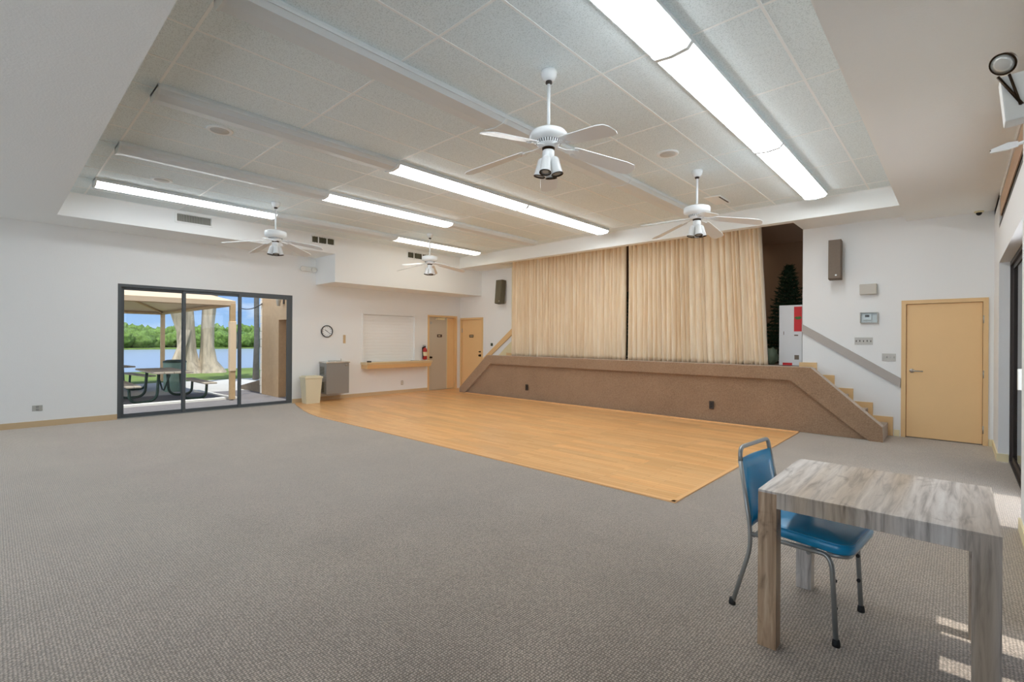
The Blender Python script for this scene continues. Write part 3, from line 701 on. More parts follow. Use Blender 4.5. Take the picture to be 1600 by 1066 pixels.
def vent(y0, y1, z0, z1, label, dark, bars):
    w = y1-y0; h = z1-z0; r = empty('wall_vent', (XF+.004, (y0+y1)/2, (z0+z1)/2)); tag(r, label, 'air vent', 'air vents on the left fascia')
    MB().box(0, .006, -w/2+.01, w/2-.01, -h/2+.01, h/2-.01).build('backing', dark, r)
    b = MB(); b.prism([(-w/2-.02, -h/2-.02), (-w/2-.02, h/2+.02), (w/2+.02, h/2+.02), (w/2+.02, -h/2-.02), (w/2, -h/2-.02), (w/2, h/2), (-w/2, h/2), (-w/2, -h/2), (w/2, -h/2), (w/2, -h/2-.02)], 'x', 0, .016); b.build('frame', M_WALL, r)
    b = MB()
    for q in range(1, bars): yy = -w/2+w*q/bars; b.box(.004, .014, yy-.003, yy+.003, -h/2, h/2)
    b.build('louvers', M_GREYPL if bars > 12 else M_VENTD, r)
    if bars <= 12:
        b = MB()
        for f in (.28, .66): b.box(.004, .0155, -w/2+w*f-.01, -w/2+w*f+.01, -h/2, h/2)
        b.build('divider', M_WALL, r)
vent(2.19, 2.72, 3.46, 3.60, 'white louvered air vent nearest, under the leftmost light row', mat('vent_grey', (110, 110, 104), .7), 22)
vent(4.57, 5.06, 3.455, 3.59, 'dark three-part air vent at the start of the bulkhead', M_VENTD, 9)
b = vent(6.96, 7.61, 3.44, 3.585, 'dark olive air vent on the bulkhead behind the far fan', M_VENTD, 10)

# ================================================================== LEFT WALL THINGS
# clock
r = empty('wall_clock', (XL, 5.35, 1.61)); tag(r, 'round wall clock with black rim above the drinking fountain', 'clock')
MB().lathe([(.125, 0), (.14, .01), (.14, .03), (.125, .035), (.122, .02)], n=40, axis=(1, 0, 0), cap=False).build('rim', M_BLACK, r)
MB().lathe([(.123, .0), (.123, .018)], n=40, axis=(1, 0, 0)).build('dial', M_WHITE, r)
b = MB()
for k in range(12):
    a = k*PI/6; b.M = Matrix.Rotation(a, 4, 'X'); b.box(.018, .020, -.004, .004, .085, .108)
b.M = Matrix(); b.build('hour_marks', M_BLACK, r)
for (a, l, wv) in ((math.radians(-55), .065, .006), (math.radians(128), .095, .004)):
    b = MB(); b.M = Matrix.Rotation(-a, 4, 'X'); b.box(.020, .023, -wv, wv, -.02, l); b.build('clock_hand', M_BLACK, r)
# small tag on wall
b = MB(); b.bbox(0, .012, -.03, .03, -.1, .1, .003); o = b.build('wall_plaque', M_BASE, None, (XL, 5.79, 1.43)); tag(o, 'small tan plaque on the wall right of the clock', 'plaque')
# fountain
r = empty('drinking_fountain', (XL, 5.46, 0)); tag(r, 'grey wall-hung drinking fountain right of the trash bin', 'drinking fountain')
MB().bbox(0, .34, -.28, .28, .17, .88, .012).build('cabinet', M_STEEL, r)
b = MB(); b.bbox(0, .36, -.295, .295, .88, .915, .01); b.lathe([(.14, .0), (.15, .012), (.12, .004), (.05, -.004)], (.18, 0, .915), 28); b.build('basin_top', mat('basin_steel', (214, 212, 206), .25, .6), r)
b = MB(); b.tube(arc([(.10, .2, .91), (.10, .2, .965), (.15, .17, .96)], .02), .008, 8); b.build('spout', M_CHROME, r)
b = MB(); b.lathe([(.02, 0), (.02, .02), (.014, .026)], (.34, .2, .83), 14, (1, 0, 0)); b.build('push_button', M_CHROME, r)
for (z0, z1) in ((.62, .80), (.22, .46)):
    b = MB()
    for k in range(int((z1-z0)/.018)): b.box(.05, .24, -.284, -.279, z0+k*.018, z0+k*.018+.010)
    b.build('side_louver', M_VENTD, r)
# trash bin
r = empty('trash_bin', (-10.56, 4.86, 0), 0); tag(r, 'cream plastic trash bin standing between sliding door and fountain', 'trash bin')
def taper(b, w0, d0, w1, d1, z0, z1):
    A = [b.v((sx*w0, sy*d0, z0)) for sx, sy in ((-1, -1), (1, -1), (1, 1), (-1, 1))]; B = [b.v((sx*w1, sy*d1, z1)) for sx, sy in ((-1, -1), (1, -1), (1, 1), (-1, 1))]
    b.face(A[::-1]); b.face(B)
    for i in range(4): b.face([A[i], A[(i+1) % 4], B[(i+1) % 4], B[i]])
b = MB(); taper(b, .11, .15, .135, .19, 0.0, .56); b.build('bin_body', M_BIN, r)
b = MB(); b.bbox(-.15, .15, -.205, .205, .555, .60, .012); b.bbox(-.12, .12, -.17, .17, .6, .615, .004); b.build('bin_lid', M_BIN, r)
# roll shutter
r = empty('roll_shutter', (XL, 7.065, .862)); tag(r, 'white closed rolling shutter above the tan counter', 'shutter')
b = MB()
for k in range(15):
    z = .0+k*.079; b.prism([(-.058, z), (-.052, z+.006), (-.052, z+.074), (-.058, z+.079)], 'y', -.78, .78)
b.build('shutter_slats', M_WALL, r)
b = MB(); b.prism([(-.80, 0), (-.80, 1.22), (.80, 1.22), (.80, 0), (.765, 0), (.765, 1.19), (-.765, 1.19), (-.765, 0)], 'x', -.05, .012); b.build('side_guides', M_WALL, r)
# counter
r = empty('serving_counter', (XL, 7.21, .80)); tag(r, 'tan serving counter shelf under the rolling shutter', 'counter')
b = MB(); b.prism([(0, 0), (.30, 0), (.33, .05), (.33, .06), (0, .06)], 'y', -.985, .985); b.build('counter_top', mat('counter_laminate', (226, 206, 166), .35), r)
b = MB(); b.prism([(.0, -.095), (.27, -.095), (.31, -.001), (0, -.001)], 'y', -.985+.02, .985-.02); b.build('counter_apron', M_TAN, r)
b = MB(); b.bbox(-.06, .06, -.03, .03, 0, .03, .006); o = b.build('counter_bell', M_BLACK, None, (XL+.14, 6.38, .86)); tag(o, 'small black box on the left end of the serving counter', 'box')
b = MB(); b.bbox(-.05, .05, -.11, .11, 0, .012, .003); o = b.build('paper_tray', M_GREYPL, None, (XL+.14, 7.75, .86)); tag(o, 'flat grey tray on the right end of the serving counter', 'tray')
# extinguisher
r = empty('fire_extinguisher', (XL+.085, 8.12, .88)); tag(r, 'red fire extinguisher on the wall beside the counter', 'fire extinguisher')
MB().lathe([(.05, 0), (.058, .01), (.058, .26), (.045, .30), (.022, .32), (.02, .335)], n=24).build('cylinder', M_RED, r)
b = MB(); b.lathe([(.022, .33), (.022, .36)], n=14); b.box(-.012, .012, -.07, .03, .36, .37); b.box(-.012, .012, -.065, .02, .385, .395); b.build('valve_handle', M_BLACK, r)
b = MB(); b.tube(arc([(0, -.02, .35), (0, -.085, .34), (0, -.085, .2), (.02, -.07, .06)], .04), .01, 8); b.build('hose', M_BLACK, r)
b = MB(); b.lathe([(.0588, .10), (.0588, .21)], n=24, cap=False); b.build('label_band', M_CREAM, r)
b = MB(); b.box(-.085, -.05, -.02, .02, .02, .34); b.build('wall_hook', M_BLACK, r)
# emergency light, left wall
def emergency(loc, rz, label, heads):
    r = empty('emergency_light', loc, rz); tag(r, label, 'emergency light')
    MB().bbox(-.12, .12, -.07, 0, -.05, .05, .01, seg=3).build('case', M_PLASTIC, r)
    for s in heads:
        b = MB(); b.lathe([(.03, 0), (.055, .03), (.06, .08), (.056, .085), (.03, .075)], (s*.125, -.03, .0), 20, (0, -1, -.15)); b.build('lamp_head', M_PLASTIC, r)
emergency((XL, 4.87, 3.01), PI/2, 'white twin-head emergency light under the soffit above the fountain', (-1, 1))
# outlets
def outlet(loc, rz, label, m=M_GREYPL, name='wall_outlet', cat='outlet', w=.035, h=.057):
    r = empty(name, loc, rz); tag(r, label, cat)
    MB().bbox(-w, w, -.006, 0, -h, h, .002).build('cover_plate', m, r)
    return r
def sockets(r, m):
    for s in (-1, 1):
        b = MB(); b.bbox(-.017, .017, -.009, -.005, s*.022-.014, s*.022+.014, .003); b.box(-.008, -.005, -.0095, -.0088, s*.022-.004, s*.022+.006); b.box(.005, .008, -.0095, -.0088, s*.022-.004, s*.022+.006); b.build('socket', m, r)
r = outlet((XL, .53, .30), PI/2, 'grey wall outlet low on the wall left of the sliding door', w=.06, h=.045); sockets(r, mat('socket_grey', (150, 150, 146), .5))
r = outlet((XL, 7.44, .28), PI/2, 'pale wall outlet below the serving counter'); sockets(r, M_PLASTIC)
for x, lb in ((-7.59, 'dark outlet on the stage front near its left end'), (-3.23, 'dark outlet on the stage front right of its middle')):
    r = outlet((x, 8.745, .30), 0, lb, M_DARK, w=.042, h=.07); sockets(r, M_BLACK)

# ================================================================== FAR WALL THINGS
def wall_speaker(x, z, w, d, h, m, label, tilt, yawd):
    r = empty('wall_speaker', (x, YW, z)); tag(r, label, 'speaker')
    M = Matrix.Translation((0, -.06-d/2, 0)) @ Matrix.Rotation(math.radians(yawd), 4, 'Z') @ Matrix.Rotation(math.radians(tilt), 4, 'X')
    MB(M).bbox(-w/2, w/2, -d/2+.02, d/2, -h/2, h/2, .008).build('cabinet', m, r)
    MB(M).bbox(-w/2+.008, w/2-.008, -d/2, -d/2+.02, -h/2+.008, h/2-.008, .004).build('grille', m, r)
    MB(M).lathe([(.014, 0), (.012, .003)], (.02 if w < .2 else .06, -d/2, -h/2+.06), 12, (0, -1, 0)).build('badge', M_CHROME, r)
    b = MB(); b.tube([(0, -.08, -h*.1), (0, 0, -h*.1)], .02, 8); b.bbox(-.04, .04, -.012, 0, -h*.1-.06, -h*.1+.06, .003); b.build('bracket', M_BLACK, r)
wall_speaker(-1.475, 2.765, .175, .21, .635, M_SPEAK, 'brown wall speaker right of the stage above the handrail', -1, 3)
wall_speaker(-9.06, 2.72, .22, .17, .64, M_SPEAKG, 'olive wall speaker left of the curtain', -5, 0)
b = MB(); b.bbox(-.11, .11, -.075, 0, -.082, .082, .008); o = b.build('chime_box', mat('beige_plastic', (196, 192, 182), .5), None, (-1.055, YW, 2.275)); tag(o, 'beige chime box high on the wall under the brown speaker', 'box')
r = empty('thermostat', (-1.045, YW, 1.825)); tag(r, 'thermostat in a clear guard box above the switch plate', 'thermostat')
MB().bbox(-.075, .035, -.03, 0, -.04, .065, .006).build('body', M_WHITE, r)
MB().box(-.05, .005, -.032, -.03, .01, .045).build('display', M_DARK, r)
b = MB(); b.prism([(-.115, -.085), (-.115, .085), (.115, .085), (.115, -.085), (.105, -.085), (.105, .075), (-.105, .075), (-.105, -.075), (.105, -.075), (.105, -.085)], 'y', -.05, 0); b.build('guard_rim', M_GREYPL, r)
b = MB(); b.box(-.105, .105, -.048, -.045, -.075, .075); b.build('guard_cover', M_GLASS, r)
def switches(loc, n, w, label, lev):
    r = empty('switch_plate', loc); tag(r, label, 'light switch')
    MB().bbox(-w/2, w/2, -.007, 0, -.058, .058, .002).build('cover_plate', mat('plate_steel', (186, 184, 178), .4, .2), r)
    for k in range(n):
        x = -w/2+w*(k+.5)/n; b = MB(); b.prism([(-.006, -.014), (-.02, .016 if k % 2 else -.012), (-.006, .014)], 'x', x-.005, x+.005); b.build('toggle', lev, r)
switches((-1.115, YW, 1.455), 5, .235, 'five-toggle metal switch plate below the thermostat', M_DARK)
switches((-.795, YW, 1.205), 4, .17, 'lower metal switch plate just left of the tan door', M_GREYPL)
b = MB(); b.bbox(-.03, .03, -.03, 0, -.04, .04, .006); o = b.build('doorbell', mat('dark_green_plastic', (50, 62, 50), .5), None, (-9.50, YW, 1.30)); tag(o, 'small dark box on the wall by the left handrail', 'box')
r = empty('security_camera', (.20, YW-.07, ZS)); tag(r, 'tiny dome camera under the soffit above the tan door', 'camera')
MB().lathe([(.05, 0), (.05, -.012), (.035, -.02)], n=24).build('mount', M_CREAM, r)
MB().lathe([(.032, -.015), (.032, -.03), (.022, -.05), (.006, -.058)], n=24).build('dome', M_BLACK, r)

# ================================================================== RIGHT WALL THINGS
r = empty('emergency_light', (.25, 3.05, 2.52)); tag(r, 'white emergency light box with round lamp head at upper right', 'emergency light')
MB(Matrix.Rotation(math.radians(-5), 4, 'Y')).bbox(-.115, .115, -.05, .05, -.10, .10, .006).build('case', M_PLASTIC, r)
b = MB(); 
for (x, z) in ((.02, .0), (.02, -.03), (.018, -.07), (.02, .05)): b.lathe([(.006, 0), (.005, .003)], (x, -.05, z), 10, (0, -1, 0))
b.build('indicator', M_RED, r)
b = MB(); b.box(-.11, .117, -.11, .0, -.128, -.10) if False else b.box(.05, .117, -.03, .03, -.06, .06); b.build('wall_mount', M_PLASTIC, r)
hd = Vector((-.115, -.06, .14)); ax = Vector((-.45, -.62, -.62)).normalized()
b = MB(); b.lathe([(.010, -.05), (.026, -.043), (.042, -.022), (.047, -.003), (.045, 0)], hd, 30, ax); hh = b.build('lamp_head', M_CHROME, r)
b = MB(); b.lathe([(.047, -.005), (.049, 0), (.046, .003), (.042, .001)], hd, 30, ax, cap=False); b.build('lamp_rim', M_BRASS, hh)
b = MB(); b.lathe([(.042, .0005), (.024, .005), (.005, .006)], hd, 30, ax); b.build('lamp_lens', mat('lamp_glass', (220, 220, 214), .08, .3), hh)
b = MB(); b.tube([(-.13, -.06, .09), (-.055, -.055, -.05)], .006, 8); b.tube([(-.095, -.06, .09), (-.06, -.055, -.05)], .005, 8); b.build('yoke', M_BRASS, r)
b = MB(); b.tube([(0, 0, 0), (-.06, 0, -.015)], .012, 10); b.prism([(-.05, -.03), (-.05, .005), (-.10, .01), (-.19, -.02), (-.195, -.045), (-.10, -.04)], 'y', -.012, .012)
b.lathe([(.012, 0), (.03, 0), (.03, .01), (.012, .012)], (0, 0, 0), 14, (-1, 0, 0))
o = b.build('wall_bracket', M_WHITE, None, (XW, 5.0, 2.885)); tag(o, 'white bracket arm sticking out of the right wall under the soffit', 'bracket')
b = MB(); b.box(-.006, 0, -.003, .003, -.003, .003); b.M = Matrix(); b.build('screw', M_BLACK, o, (-.19, -.013, -.03))

# ================================================================== TABLE
tb = empty('table', (-.291, 2.911, 0)); tag(tb, 'grey washed wood square table in the right foreground', 'table')
hw = .411
b = MB(); b.bbox(-hw, hw, -hw, hw, .730, .742, .002); b.build('table_top', M_TABLE, tb)
for q in (-1, 1):
    MB().box(-hw+.08, hw-.08, min(q*hw, q*(hw-.03))+.0005*(q < 0), max(q*hw, q*(hw-.03))-.0005*(q > 0), .665, .7305).build('apron', M_TABLE, tb)
    MB().box(min(q*hw, q*(hw-.03))+.0005*(q < 0), max(q*hw, q*(hw-.03))-.0005*(q > 0), -hw+.08, hw-.08, .665, .7305).build('apron', M_TABLE, tb)
for sx in (-1, 1):
    for sy in (-1, 1):
        b = MB(); b.bbox(min(sx*hw, sx*(hw-.08)), max(sx*hw, sx*(hw-.08)), min(sy*hw, sy*(hw-.08)), max(sy*hw, sy*(hw-.08)), 0, .7305, .002); lg = b.build('leg', M_TABLEB if (sx < 0 and sy < 0) else M_TABLE, tb)
        if sx < 0 and sy < 0: lg['label'] = 'browner front left leg'

# ================================================================== CHAIR
ch = empty('stacking_chair', (-.643, 2.984, 0), math.radians(-5.6)); tag(ch, 'blue vinyl stacking chair with grey tube frame tucked under the table', 'chair')
TR = .0115
for s in (-1, 1):
    y = .222*s
    b = MB(); b.tube(arc([(-.245, y, .012), (-.155, y, .33), (-.155, y*.985, .44), (-.215, y*.93, .79)], .1), TR, 12); b.build('rear_leg', M_TUBEG, ch)
    b = MB(); b.tube(arc([(-.15, y*.97, .415), (.20, y*.97, .42), (.225, y, .38), (.243, y, .012)], .06), TR, 12); b.build('front_leg', M_TUBEG, ch)
    for (px, q) in ((-.248, 'r'), (.2435, 'f')):
        b = MB(); b.lathe([(.017, 0), (.018, .008), (.015, .03), (.012, .034)], (px, y, 0), 14); b.build('rubber_foot', M_BLACK, ch)
    b = MB(); b.lathe([(.009, 0), (.009, .012)], (.236, y-.012*s, .17), 10, (0, -s, 0)); b.lathe([(.009, 0), (.009, .012)], (.232, y-.012*s, .30), 10, (0, -s, 0)); b.lathe([(.009, 0), (.009, .014)], (-.212, y-.011*s, .16), 10, (0, -s, 0)); b.build('bumper', M_BLACK, ch)
b = MB(); b.tube(arc([(-.215, -.222*.93, .78), (-.222, -.19, .862), (-.222, .19, .862), (-.215, .222*.93, .78)], .07, 8), TR, 12); b.build('back_frame', M_TUBEG, ch)
b = MB(); b.tube(arc([(.20, -.21, .42), (.285, -.19, .425), (.285, .19, .425), (.20, .21, .42)], .09), TR, 10); b.tube([(-.14, -.21, .405), (-.14, .21, .405)], TR*.9, 10); b.tube([(.12, -.21, .40), (.12, .21, .40)], TR*.9, 10); b.build('seat_frame', M_TUBEG, ch)
b = MB(); b.tube([(.235, -.22, .12), (.235, -.2, .12)], .006, 8)
b.bm.free()
# seat cushion: rounded plan, crowned top
def cushion(w0, w1, x0, x1, z0, z1, rad):
    b = MB(); prof = []
    def plan(inset):
        P = []; ww0, ww1 = w0-inset, w1-inset; a, c = x0+inset, x1-inset; r_ = max(rad-inset, .01)
        for (cx, cy, a0) in ((c-r_, ww1-r_, 0), (a+r_, ww0-r_, 90), (a+r_, -ww0+r_, 180), (c-r_, -ww1+r_, 270)):
            for k in range(7): t = math.radians(a0+15*k); P.append((cx+r_*math.cos(t), cy+r_*math.sin(t)))
        return P
    R = []
    for ins, z in ((.012, z0), (.0, z0+.008), (-.004, (z0+z1)/2), (0, z1-.012), (.006, z1-.003), (.03, z1+.004), (.09, z1+.012), (.15, z1+.014)):
        R.append([b.v((p[0], p[1], z)) for p in plan(ins)])
    for A, B in zip(R, R[1:]):
        n = len(A)
        for i in range(n): b.face([A[i], A[(i+1) % n], B[(i+1) % n], B[i]], 0, True)
    b.face(R[0][::-1]); b.face(R[-1], 0, True)
    return b
seat = cushion(.195, .225, -.145, .305, .432, .487, .07).build('seat', M_BLUE, ch)
b = MB(); P = []
for (cx, cy, a0) in ((.305-.07, .225-.07, 0), (-.145+.07, .195-.07, 90), (-.145+.07, -.195+.07, 180), (.305-.07, -.225+.07, 270)):
    for k in range(7): t = math.radians(a0+15*k); P.append((cx+.068*math.cos(t), cy+.068*math.sin(t), .4835))
b.tube(P, .0045, 6, closed=True); b.build('seat_piping', M_BLUE, seat)
# back cushion: slightly curved panel between the tubes
b = MB(); G = []
for fc in (0, 1):
    rows = []
    for j in range(13):
        t = j/12; z = .45+.355*t; xb = -.158-(.215-.158)*t
        ww = (.222*(.985-.055*t)-.010); edge = 1-min(1, min(j, 12-j)/2.0)
        row = []
        for i in range(15):
            u = -1+2*i/14; th = .017*(1-abs(u)**6)*(1-edge**2*.8)
            bow = -.012*(1-u*u)
            row.append(b.v((xb+bow+(th if fc == 0 else -th*.7)+.004, ww*u, z)))
        rows.append(row)
    G.append(rows)
for g, rows in enumerate(G):
    for j in range(12):
        for i in range(14): b.face([rows[j][i], rows[j][i+1], rows[j+1][i+1], rows[j+1][i]], 0, True)
A, B = G
ring = lambda R: [R[0][i] for i in range(15)] + [R[j][14] for j in range(1, 13)] + [R[12][i] for i in range(13, -1, -1)] + [R[j][0] for j in range(11, 0, -1)]
ra, rb = ring(A), ring(B)
for i in range(len(ra)): b.face([ra[i], ra[(i+1) % len(ra)], rb[(i+1) % len(ra)], rb[i]])
b.build('backrest', M_BLUE, ch)

# ================================================================== OUTDOORS, LAKE SIDE
GZ = -.12
b = MB(); b.box(-16.0, XL-T, -8, 9, GZ-.2, GZ-.02)
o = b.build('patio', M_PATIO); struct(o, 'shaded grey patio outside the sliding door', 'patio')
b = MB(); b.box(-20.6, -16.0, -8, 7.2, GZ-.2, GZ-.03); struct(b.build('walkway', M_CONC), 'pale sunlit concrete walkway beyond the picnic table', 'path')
b = MB(); b.prism([(-13.55, -3), (-13.75, -3), (-14.02, 4.4), (-13.82, 4.4)], 'z', GZ-.03, GZ+.03)
b.prism([(-13.82, 4.4), (-14.02, 4.4), (-16.6, 4.25), (-16.6, 4.1)], 'z', GZ-.03, GZ+.01)
struct(b.build('curb', M_CURB), 'white painted curb line across the patio', 'curb')
b = MB(); NXX = 24
b.box(-27.5, -20.6, -30, 45, GZ-.3, GZ-.02); b.box(-20.6, -16, 7.2, 45, GZ-.3, GZ-.02)
b.prism([(-27.5, GZ-.02), (-27.5, GZ-.5), (-34, -1.3), (-34, -1.25)], 'y', -40, 60)
struct(b.build('lawn', M_GRASS), 'green lawn running down to the lake', 'lawn')
b = MB(); b.box(-190, -30, -120, 160, -1.0, -.8); struct(b.build('lake', MATS['lake_water']), 'grey-blue lake beyond the lawn', 'lake')
b = MB(); b.box(-420, -108, -200, 260, -1.2, -.6); struct(b.build('far_shore', M_GRASS), 'low far shore of the lake', 'shore')
rnd = random.Random(4)
b = MB()
for k in range(150):
    y = -35+105*k/149; x = -112-rnd.uniform(0, 8); rr = rnd.uniform(1.4, 2.4)
    b.blob((x, y+rnd.uniform(-.5, .5), rnd.uniform(.2, 1.2)), rr, 3, 0, .3, 3.4, (1, 1, rnd.uniform(.8, 1.1)))
    if k % 3 == 0: b.blob((x-5, y, rnd.uniform(1.6, 2.6)), rr*.9, 3, 0, .35, 3.6)
tag(b.build('mangrove_thicket', M_MANG), 'green mangrove thicket along the far shore of the lake', 'bushes', None, 'stuff')
b = MB(); NX_, R_ = 40, []
for i in range(41):
    y = -60+90*i/40; t = (y+60)/90; h = 13.5*(1-max(0, t-.45)/.55)**1.1 if t > .45 else 13.5
    R_.append((y, max(-.6, h*.92+.3*noise.noise(Vector((y*.2, 0, 0))))))
A = [b.v((-250, y, z)) for y, z in R_]; B_ = [b.v((-190, y+0, -.8)) for y, z in R_]; C_ = [b.v((-330, y, -.8)) for y, z in R_]
for i in range(40): b.face([A[i], A[i+1], B_[i+1], B_[i]], 0, True); b.face([A[i], C_[i], C_[i+1], A[i+1]], 0, True)
struct(b.build('hill', M_HILL), 'dry brown hill beyond the mangroves', 'hill')
# small far palms
def palm_far(x, y, h, label):
    r = empty('palm_tree', (x, y, -.6)); tag(r, label, 'palm tree')
    MB().tube([(0, 0, 0), (.1, 0, h*.5), (0, .1, h)], [.16, .13, .1], 8).build('trunk', M_PALMBARK, r)
    b = MB()
    for k in range(12):
        a = 2*PI*k/12; d = Vector((math.cos(a), math.sin(a), 0)); s = Vector((-d.y, d.x, 0)); pr = None
        for q in range(6):
            t = q/5; c = d*1.5*t+Vector((0, .1, h+.5*t-1.1*t*t)); w = .26*(1-t)+.03
            cur = (b.v(c-s*w-Vector((0, 0, .12))), b.v(c), b.v(c+s*w-Vector((0, 0, .12))))
            if pr: b.face([pr[0], pr[1], cur[1], cur[0]]); b.face([pr[1], pr[2], cur[2], cur[1]])
            pr = cur
    b.build('fronds', M_LEAF, r)
palm_far(-108, 34.2, 3.4, 'small palm above the far mangroves between trunk and post')
# banyan
r = empty('banyan_tree', (-25.3, 6.0, GZ)); tag(r, 'huge grey banyan tree with two trunks on the lake bank', 'tree')
b = MB()
def trunk(pts, rad, n=28, seedv=0, flut=.12):
    rings = []
    for (p, rr) in zip(pts, rad):
        ring = []
        for k in range(n):
            a = 2*PI*k/n; q = rr*(1+flut*math.sin(a*5+p[2]*.6+seedv)+flut*.8*noise.noise(Vector((math.cos(a)*2, math.sin(a)*2, p[2]*.5+seedv))))
            ring.append(b.v((p[0]+q*math.cos(a), p[1]+q*math.sin(a), p[2])))
        rings.append(ring)
    for A, B in zip(rings, rings[1:]):
        for k in range(n): b.face([A[k], A[(k+1) % n], B[(k+1) % n], B[k]], 0, True)
trunk([(0, .2, -.6), (0, .1, .0), (0, 0, .5), (0, -.02, 1.0), (0, -.05, 1.8), (0, -.18, 2.6), (0, -.4, 3.6), (0, -.8, 5)], [.95, .66, .42, .34, .33, .40, .52, .55], seedv=1)
trunk([(.3, 1.0, -.6), (.3, .9, 0), (.25, .78, .5), (.2, .75, 1.2), (.2, .76, 2.2), (.2, .82, 3.2), (.2, 1.0, 5)], [.85, .60, .34, .25, .24, .27, .30], seedv=5)
trunk([(.8, -.9, -.2), (.7, -.6, .45), (.5, -.3, 1.2), (.3, -.1, 1.9)], [.25, .17, .16, .2], 16, 3)
b.build('trunk', M_BARK, r)
b = MB(); rnd = random.Random(2)
for k in range(60):
    b.blob((rnd.uniform(-7, -1), rnd.uniform(-6, 7), rnd.uniform(5.5, 9.5)), rnd.uniform(1, 1.8), 2, 0, .35, 2.5)
b.build('foliage', M_LEAF, r)
# palm at lawn edge
r = empty('palm_tree', (-19.5, 6.85, GZ)); tag(r, 'tall slim palm trunk on the lawn beside the stucco wing', 'palm tree')
MB().tube([(0, 0, 0), (.02, .02, 1.5), (.02, 0, 3), (.0, .02, 7)], [.12, .095, .09, .08], 12).build('trunk', M_PALMBARK, r)
b = MB()
for k in range(14):
    a = 2*PI*k/14; d = Vector((math.cos(a), math.sin(a), 0)); s = Vector((-d.y, d.x, 0)); pr = None
    for q in range(7):
        t = q/6; c = d*2.2*t+Vector((0, 0, 7+.7*t-1.9*t*t)); w = .3*(1-t)+.03
        cur = (b.v(c-s*w-Vector((0, 0, .2))), b.v(c), b.v(c+s*w-Vector((0, 0, .2))))
        if pr: b.face([pr[0], pr[1], cur[1], cur[0]]); b.face([pr[1], pr[2], cur[2], cur[1]])
        pr = cur
b.build('fronds', M_LEAF, r)
# canopy
cn = empty('patio_canopy', (-17.2, .6, GZ)); tag(cn, 'tan canvas patio canopy on posts outside the sliding door', 'canopy')
X0, X1, Y0, Y1 = 3.67, -3.72, -3.7, 3.66; ZV = 2.38-GZ; ZB = 2.262-GZ; ZP = 3.62-GZ
b = MB(); c = [(X0, Y0), (X0, Y1), (X1, Y1), (X1, Y0)]
for off in (0,):
    T_ = [b.v((x, y, ZV)) for x, y in c]; Bt = [b.v((x, y, ZB)) for x, y in c]; ap = b.v((0, 0, ZP)); ap2 = b.v((0, 0, ZP-.03)); T2 = [b.v((x*.99, y*.99, ZV-.03)) for x, y in c]; B2 = [b.v((x*.99, y*.99, ZB)) for x, y in c]
    for i in range(4):
        j = (i+1) % 4; b.face([T_[i], T_[j], ap]); b.face([T_[i], T_[j], Bt[j], Bt[i]]); b.face([T2[j], T2[i], ap2]); b.face([T2[i], T2[j], B2[j], B2[i]]); b.face([Bt[i], Bt[j], B2[j], B2[i]])
b.build('canvas', M_CANVAS, cn)
b = MB()
for i in range(4):
    j = (i+1) % 4; b.tube([(c[i][0]*.985, c[i][1]*.985, ZB+.03), (c[j][0]*.985, c[j][1]*.985, ZB+.03)], .045, 8); b.tube([(c[i][0]*.985, c[i][1]*.985, ZB+.05), (0, 0, ZP-.07)], .035, 8)
for t in (-.5, 0, .5): b.tube([(X0*.98, Y1*t*1.2, ZB+.04), (0, 0, ZP-.08)], .025, 8); b.tube([(X1*.98, Y1*t*1.2, ZB+.04), (0, 0, ZP-.08)], .025, 8)
b.build('frame_rafters', M_POST, cn)
for i, (x, y) in enumerate(c):
    b = MB(); x *= .985; y *= .985; b.bbox(x-.06, x+.06, y-.06, y+.06, 0, ZB+.05, .006); p = b.build('post', M_POST, cn)
    if i == 1: b = MB(); b.bbox(x-.072, x+.072, y-.072, y+.072, .72, 1.98, .008); b.build('post_padding', M_POSTCAP, p)
# picnic tables
def picnic(loc, rz, label, Ln=2.2):
    r = empty('picnic_table', loc, rz); tag(r, label, 'picnic table', 'picnic tables on the patio')
    b = MB()
    for k in range(4): y = -.39+.2*k; b.bbox(-Ln/2, Ln/2, y, y+.185, .715, .755, .005)
    b.build('table_top', M_WOODBENCH, r)
    for s in (-1, 1):
        b = MB()
        for k in range(2): y = s*.77-.14+.145*k; b.bbox(-Ln/2, Ln/2, y, y+.135, .42, .455, .005)
        b.build('bench_seat', M_WOODBENCH, r)
    for x in (-Ln/2+.45, Ln/2-.45):
        for s in (-1, 1):
            b = MB(); b.tube(arc([(x, s*.30, .71), (x, s*.30, .10), (x, s*.42, .03), (x, s*.70, .03), (x, s*.86, .22), (x, s*.86, .41)] if False else [(x, s*.22, .71), (x, s*.26, .04), (x, s*.78, .04), (x, s*.80, .41)], .22, 8), .032, 10); b.build('leg_tube', M_GREENTUBE, r)
    b = MB(); b.tube([(-Ln/2+.45, 0, .66), (-.1, 0, .25), (.1, 0, .25), (Ln/2-.45, 0, .66)], .02, 8); b.build('brace', M_GREENTUBE, r)
picnic((-14.9, 3.02, GZ-.02), 0, 'picnic table with curved green legs nearest the glass')
picnic((-18.6, 2.35, GZ-.03), math.radians(8), 'second picnic table behind the nearest one at the left')
r = empty('trash_barrel', (-17.1, 3.75, GZ-.03)); tag(r, 'grey-green trash barrel behind the picnic table', 'barrel')
MB().lathe([(.25, 0), (.27, .02), (.275, .28), (.285, .30), (.275, .32), (.28, .58), (.29, .60), (.28, .62), (.285, .84), (.29, .86)], n=28).build('drum', M_BARREL, r)
MB().lathe([(.295, .85), (.29, .9), (.2, .93)], n=28).build('rim', M_GREENTUBE, r)
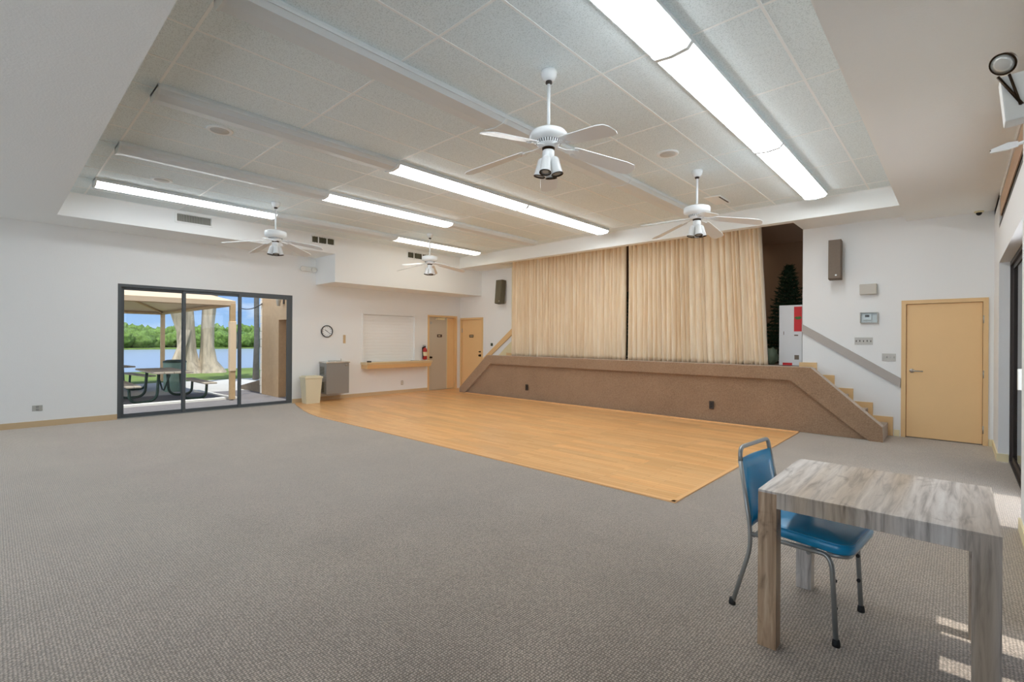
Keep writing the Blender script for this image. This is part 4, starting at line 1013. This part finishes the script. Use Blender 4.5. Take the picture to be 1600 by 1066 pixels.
# stucco wing with door and lamp
b = MB(); WY = 5.25
wall_y(b, WY, WY+.3, -14.5, XL-T, 4.2, [(-13.34, -12.3, 0, 2.08)])
for v in b.bm.verts: v.co.z += GZ-.03
b.box(-14.5, -14.2, WY+.3, 9.0, GZ, 4.1); b.box(-13.34, -12.3, WY+.3, WY+.34, GZ, 2.0)
struct(b.build('wall_wing', M_STUCCO), 'tan stucco wing wall beyond the sliding door', 'wall')
b = MB()
for k in range(18): b.box(-14.56-.02*(k % 2), -14.502, WY-.03, WY+.25, GZ+k*.22, GZ+k*.22+.21)
struct(b.build('trim_4', M_CURB), 'white corner quoins on the stucco wing', 'trim')
dw = empty('door_8', (-12.82, WY+.24, GZ)); struct(dw, 'brown door recessed in the stucco wing', 'door')
MB().bbox(-.5, .5, 0, .05, .0, 2.06, .004).build('door_leaf', mat('brown_outdoor_door', (178, 140, 96), .6), dw)
MB().lathe([(.03, 0), (.03, .04), (.02, .06)], (-.40, 0, 1.02), 12, (0, -1, 0)).build('door_knob', M_CHROME, dw)
r = empty('wall_lantern', (-13.0, WY, 2.42)); tag(r, 'glass wall lantern above the wing door', 'lamp')
b = MB(); b.bbox(-.04, .04, -.02, 0, -.08, .08, .004); b.tube(arc([(0, -.01, .06), (0, -.12, .1), (0, -.14, .05)], .05), .01, 8); b.build('arm', M_BRASS, r)
MB().lathe([(.04, -.14), (.07, .02), (.075, .03), (.03, .08)], (0, -.14, 0), 8).build('lantern_glass', mat('lantern_glass', (210, 200, 180), .2), r)
b = MB(); b.prism([(-16.6, GZ-.03), (-16.6, GZ+.06), (-14.5, GZ+.42), (-14.5, GZ-.03)], 'y', 5.35, 5.75)
struct(b.build('planter_wall', M_PLANT), 'low sloping stone border beside the stucco wing', 'planter')
b = MB(); P = []
for i in range(13): t = i/12; P.append((-13.56-.94*t, 4.34+.91*t, 2.22+.2*t+.09*((2*t-1)**2-1)))
b.tube(P, .012, 6); o = b.build('cable', M_BLACK); tag(o, 'thin dark cable strung from the canopy to the stucco wing', 'cable')
# right side exterior
b = MB(); b.box(XW+.2, 12, -16, 16, GZ-.2, GZ); b.box(-16, XW+.2, -16, YB-.2, GZ-.2, GZ-.001); struct(b.build('ground_right', mat('bounce_terrace', (244, 243, 240), .8)), 'near-white terrace added outside the right wall to bounce sunlight in', 'terrace')  # ground added near-white so sunlight bounces up to the ceiling
b = MB(); rnd = random.Random(9)
for k in range(40): b.blob((5.5+rnd.uniform(-.4, .4), -8+.6*k, rnd.uniform(.5, 1.4)), rnd.uniform(.7, 1.0), 2, 0, .3, 2.5)
tag(b.build('hedge', M_LEAF), 'clipped green hedge beyond the right terrace', 'hedge', None, 'stuff')
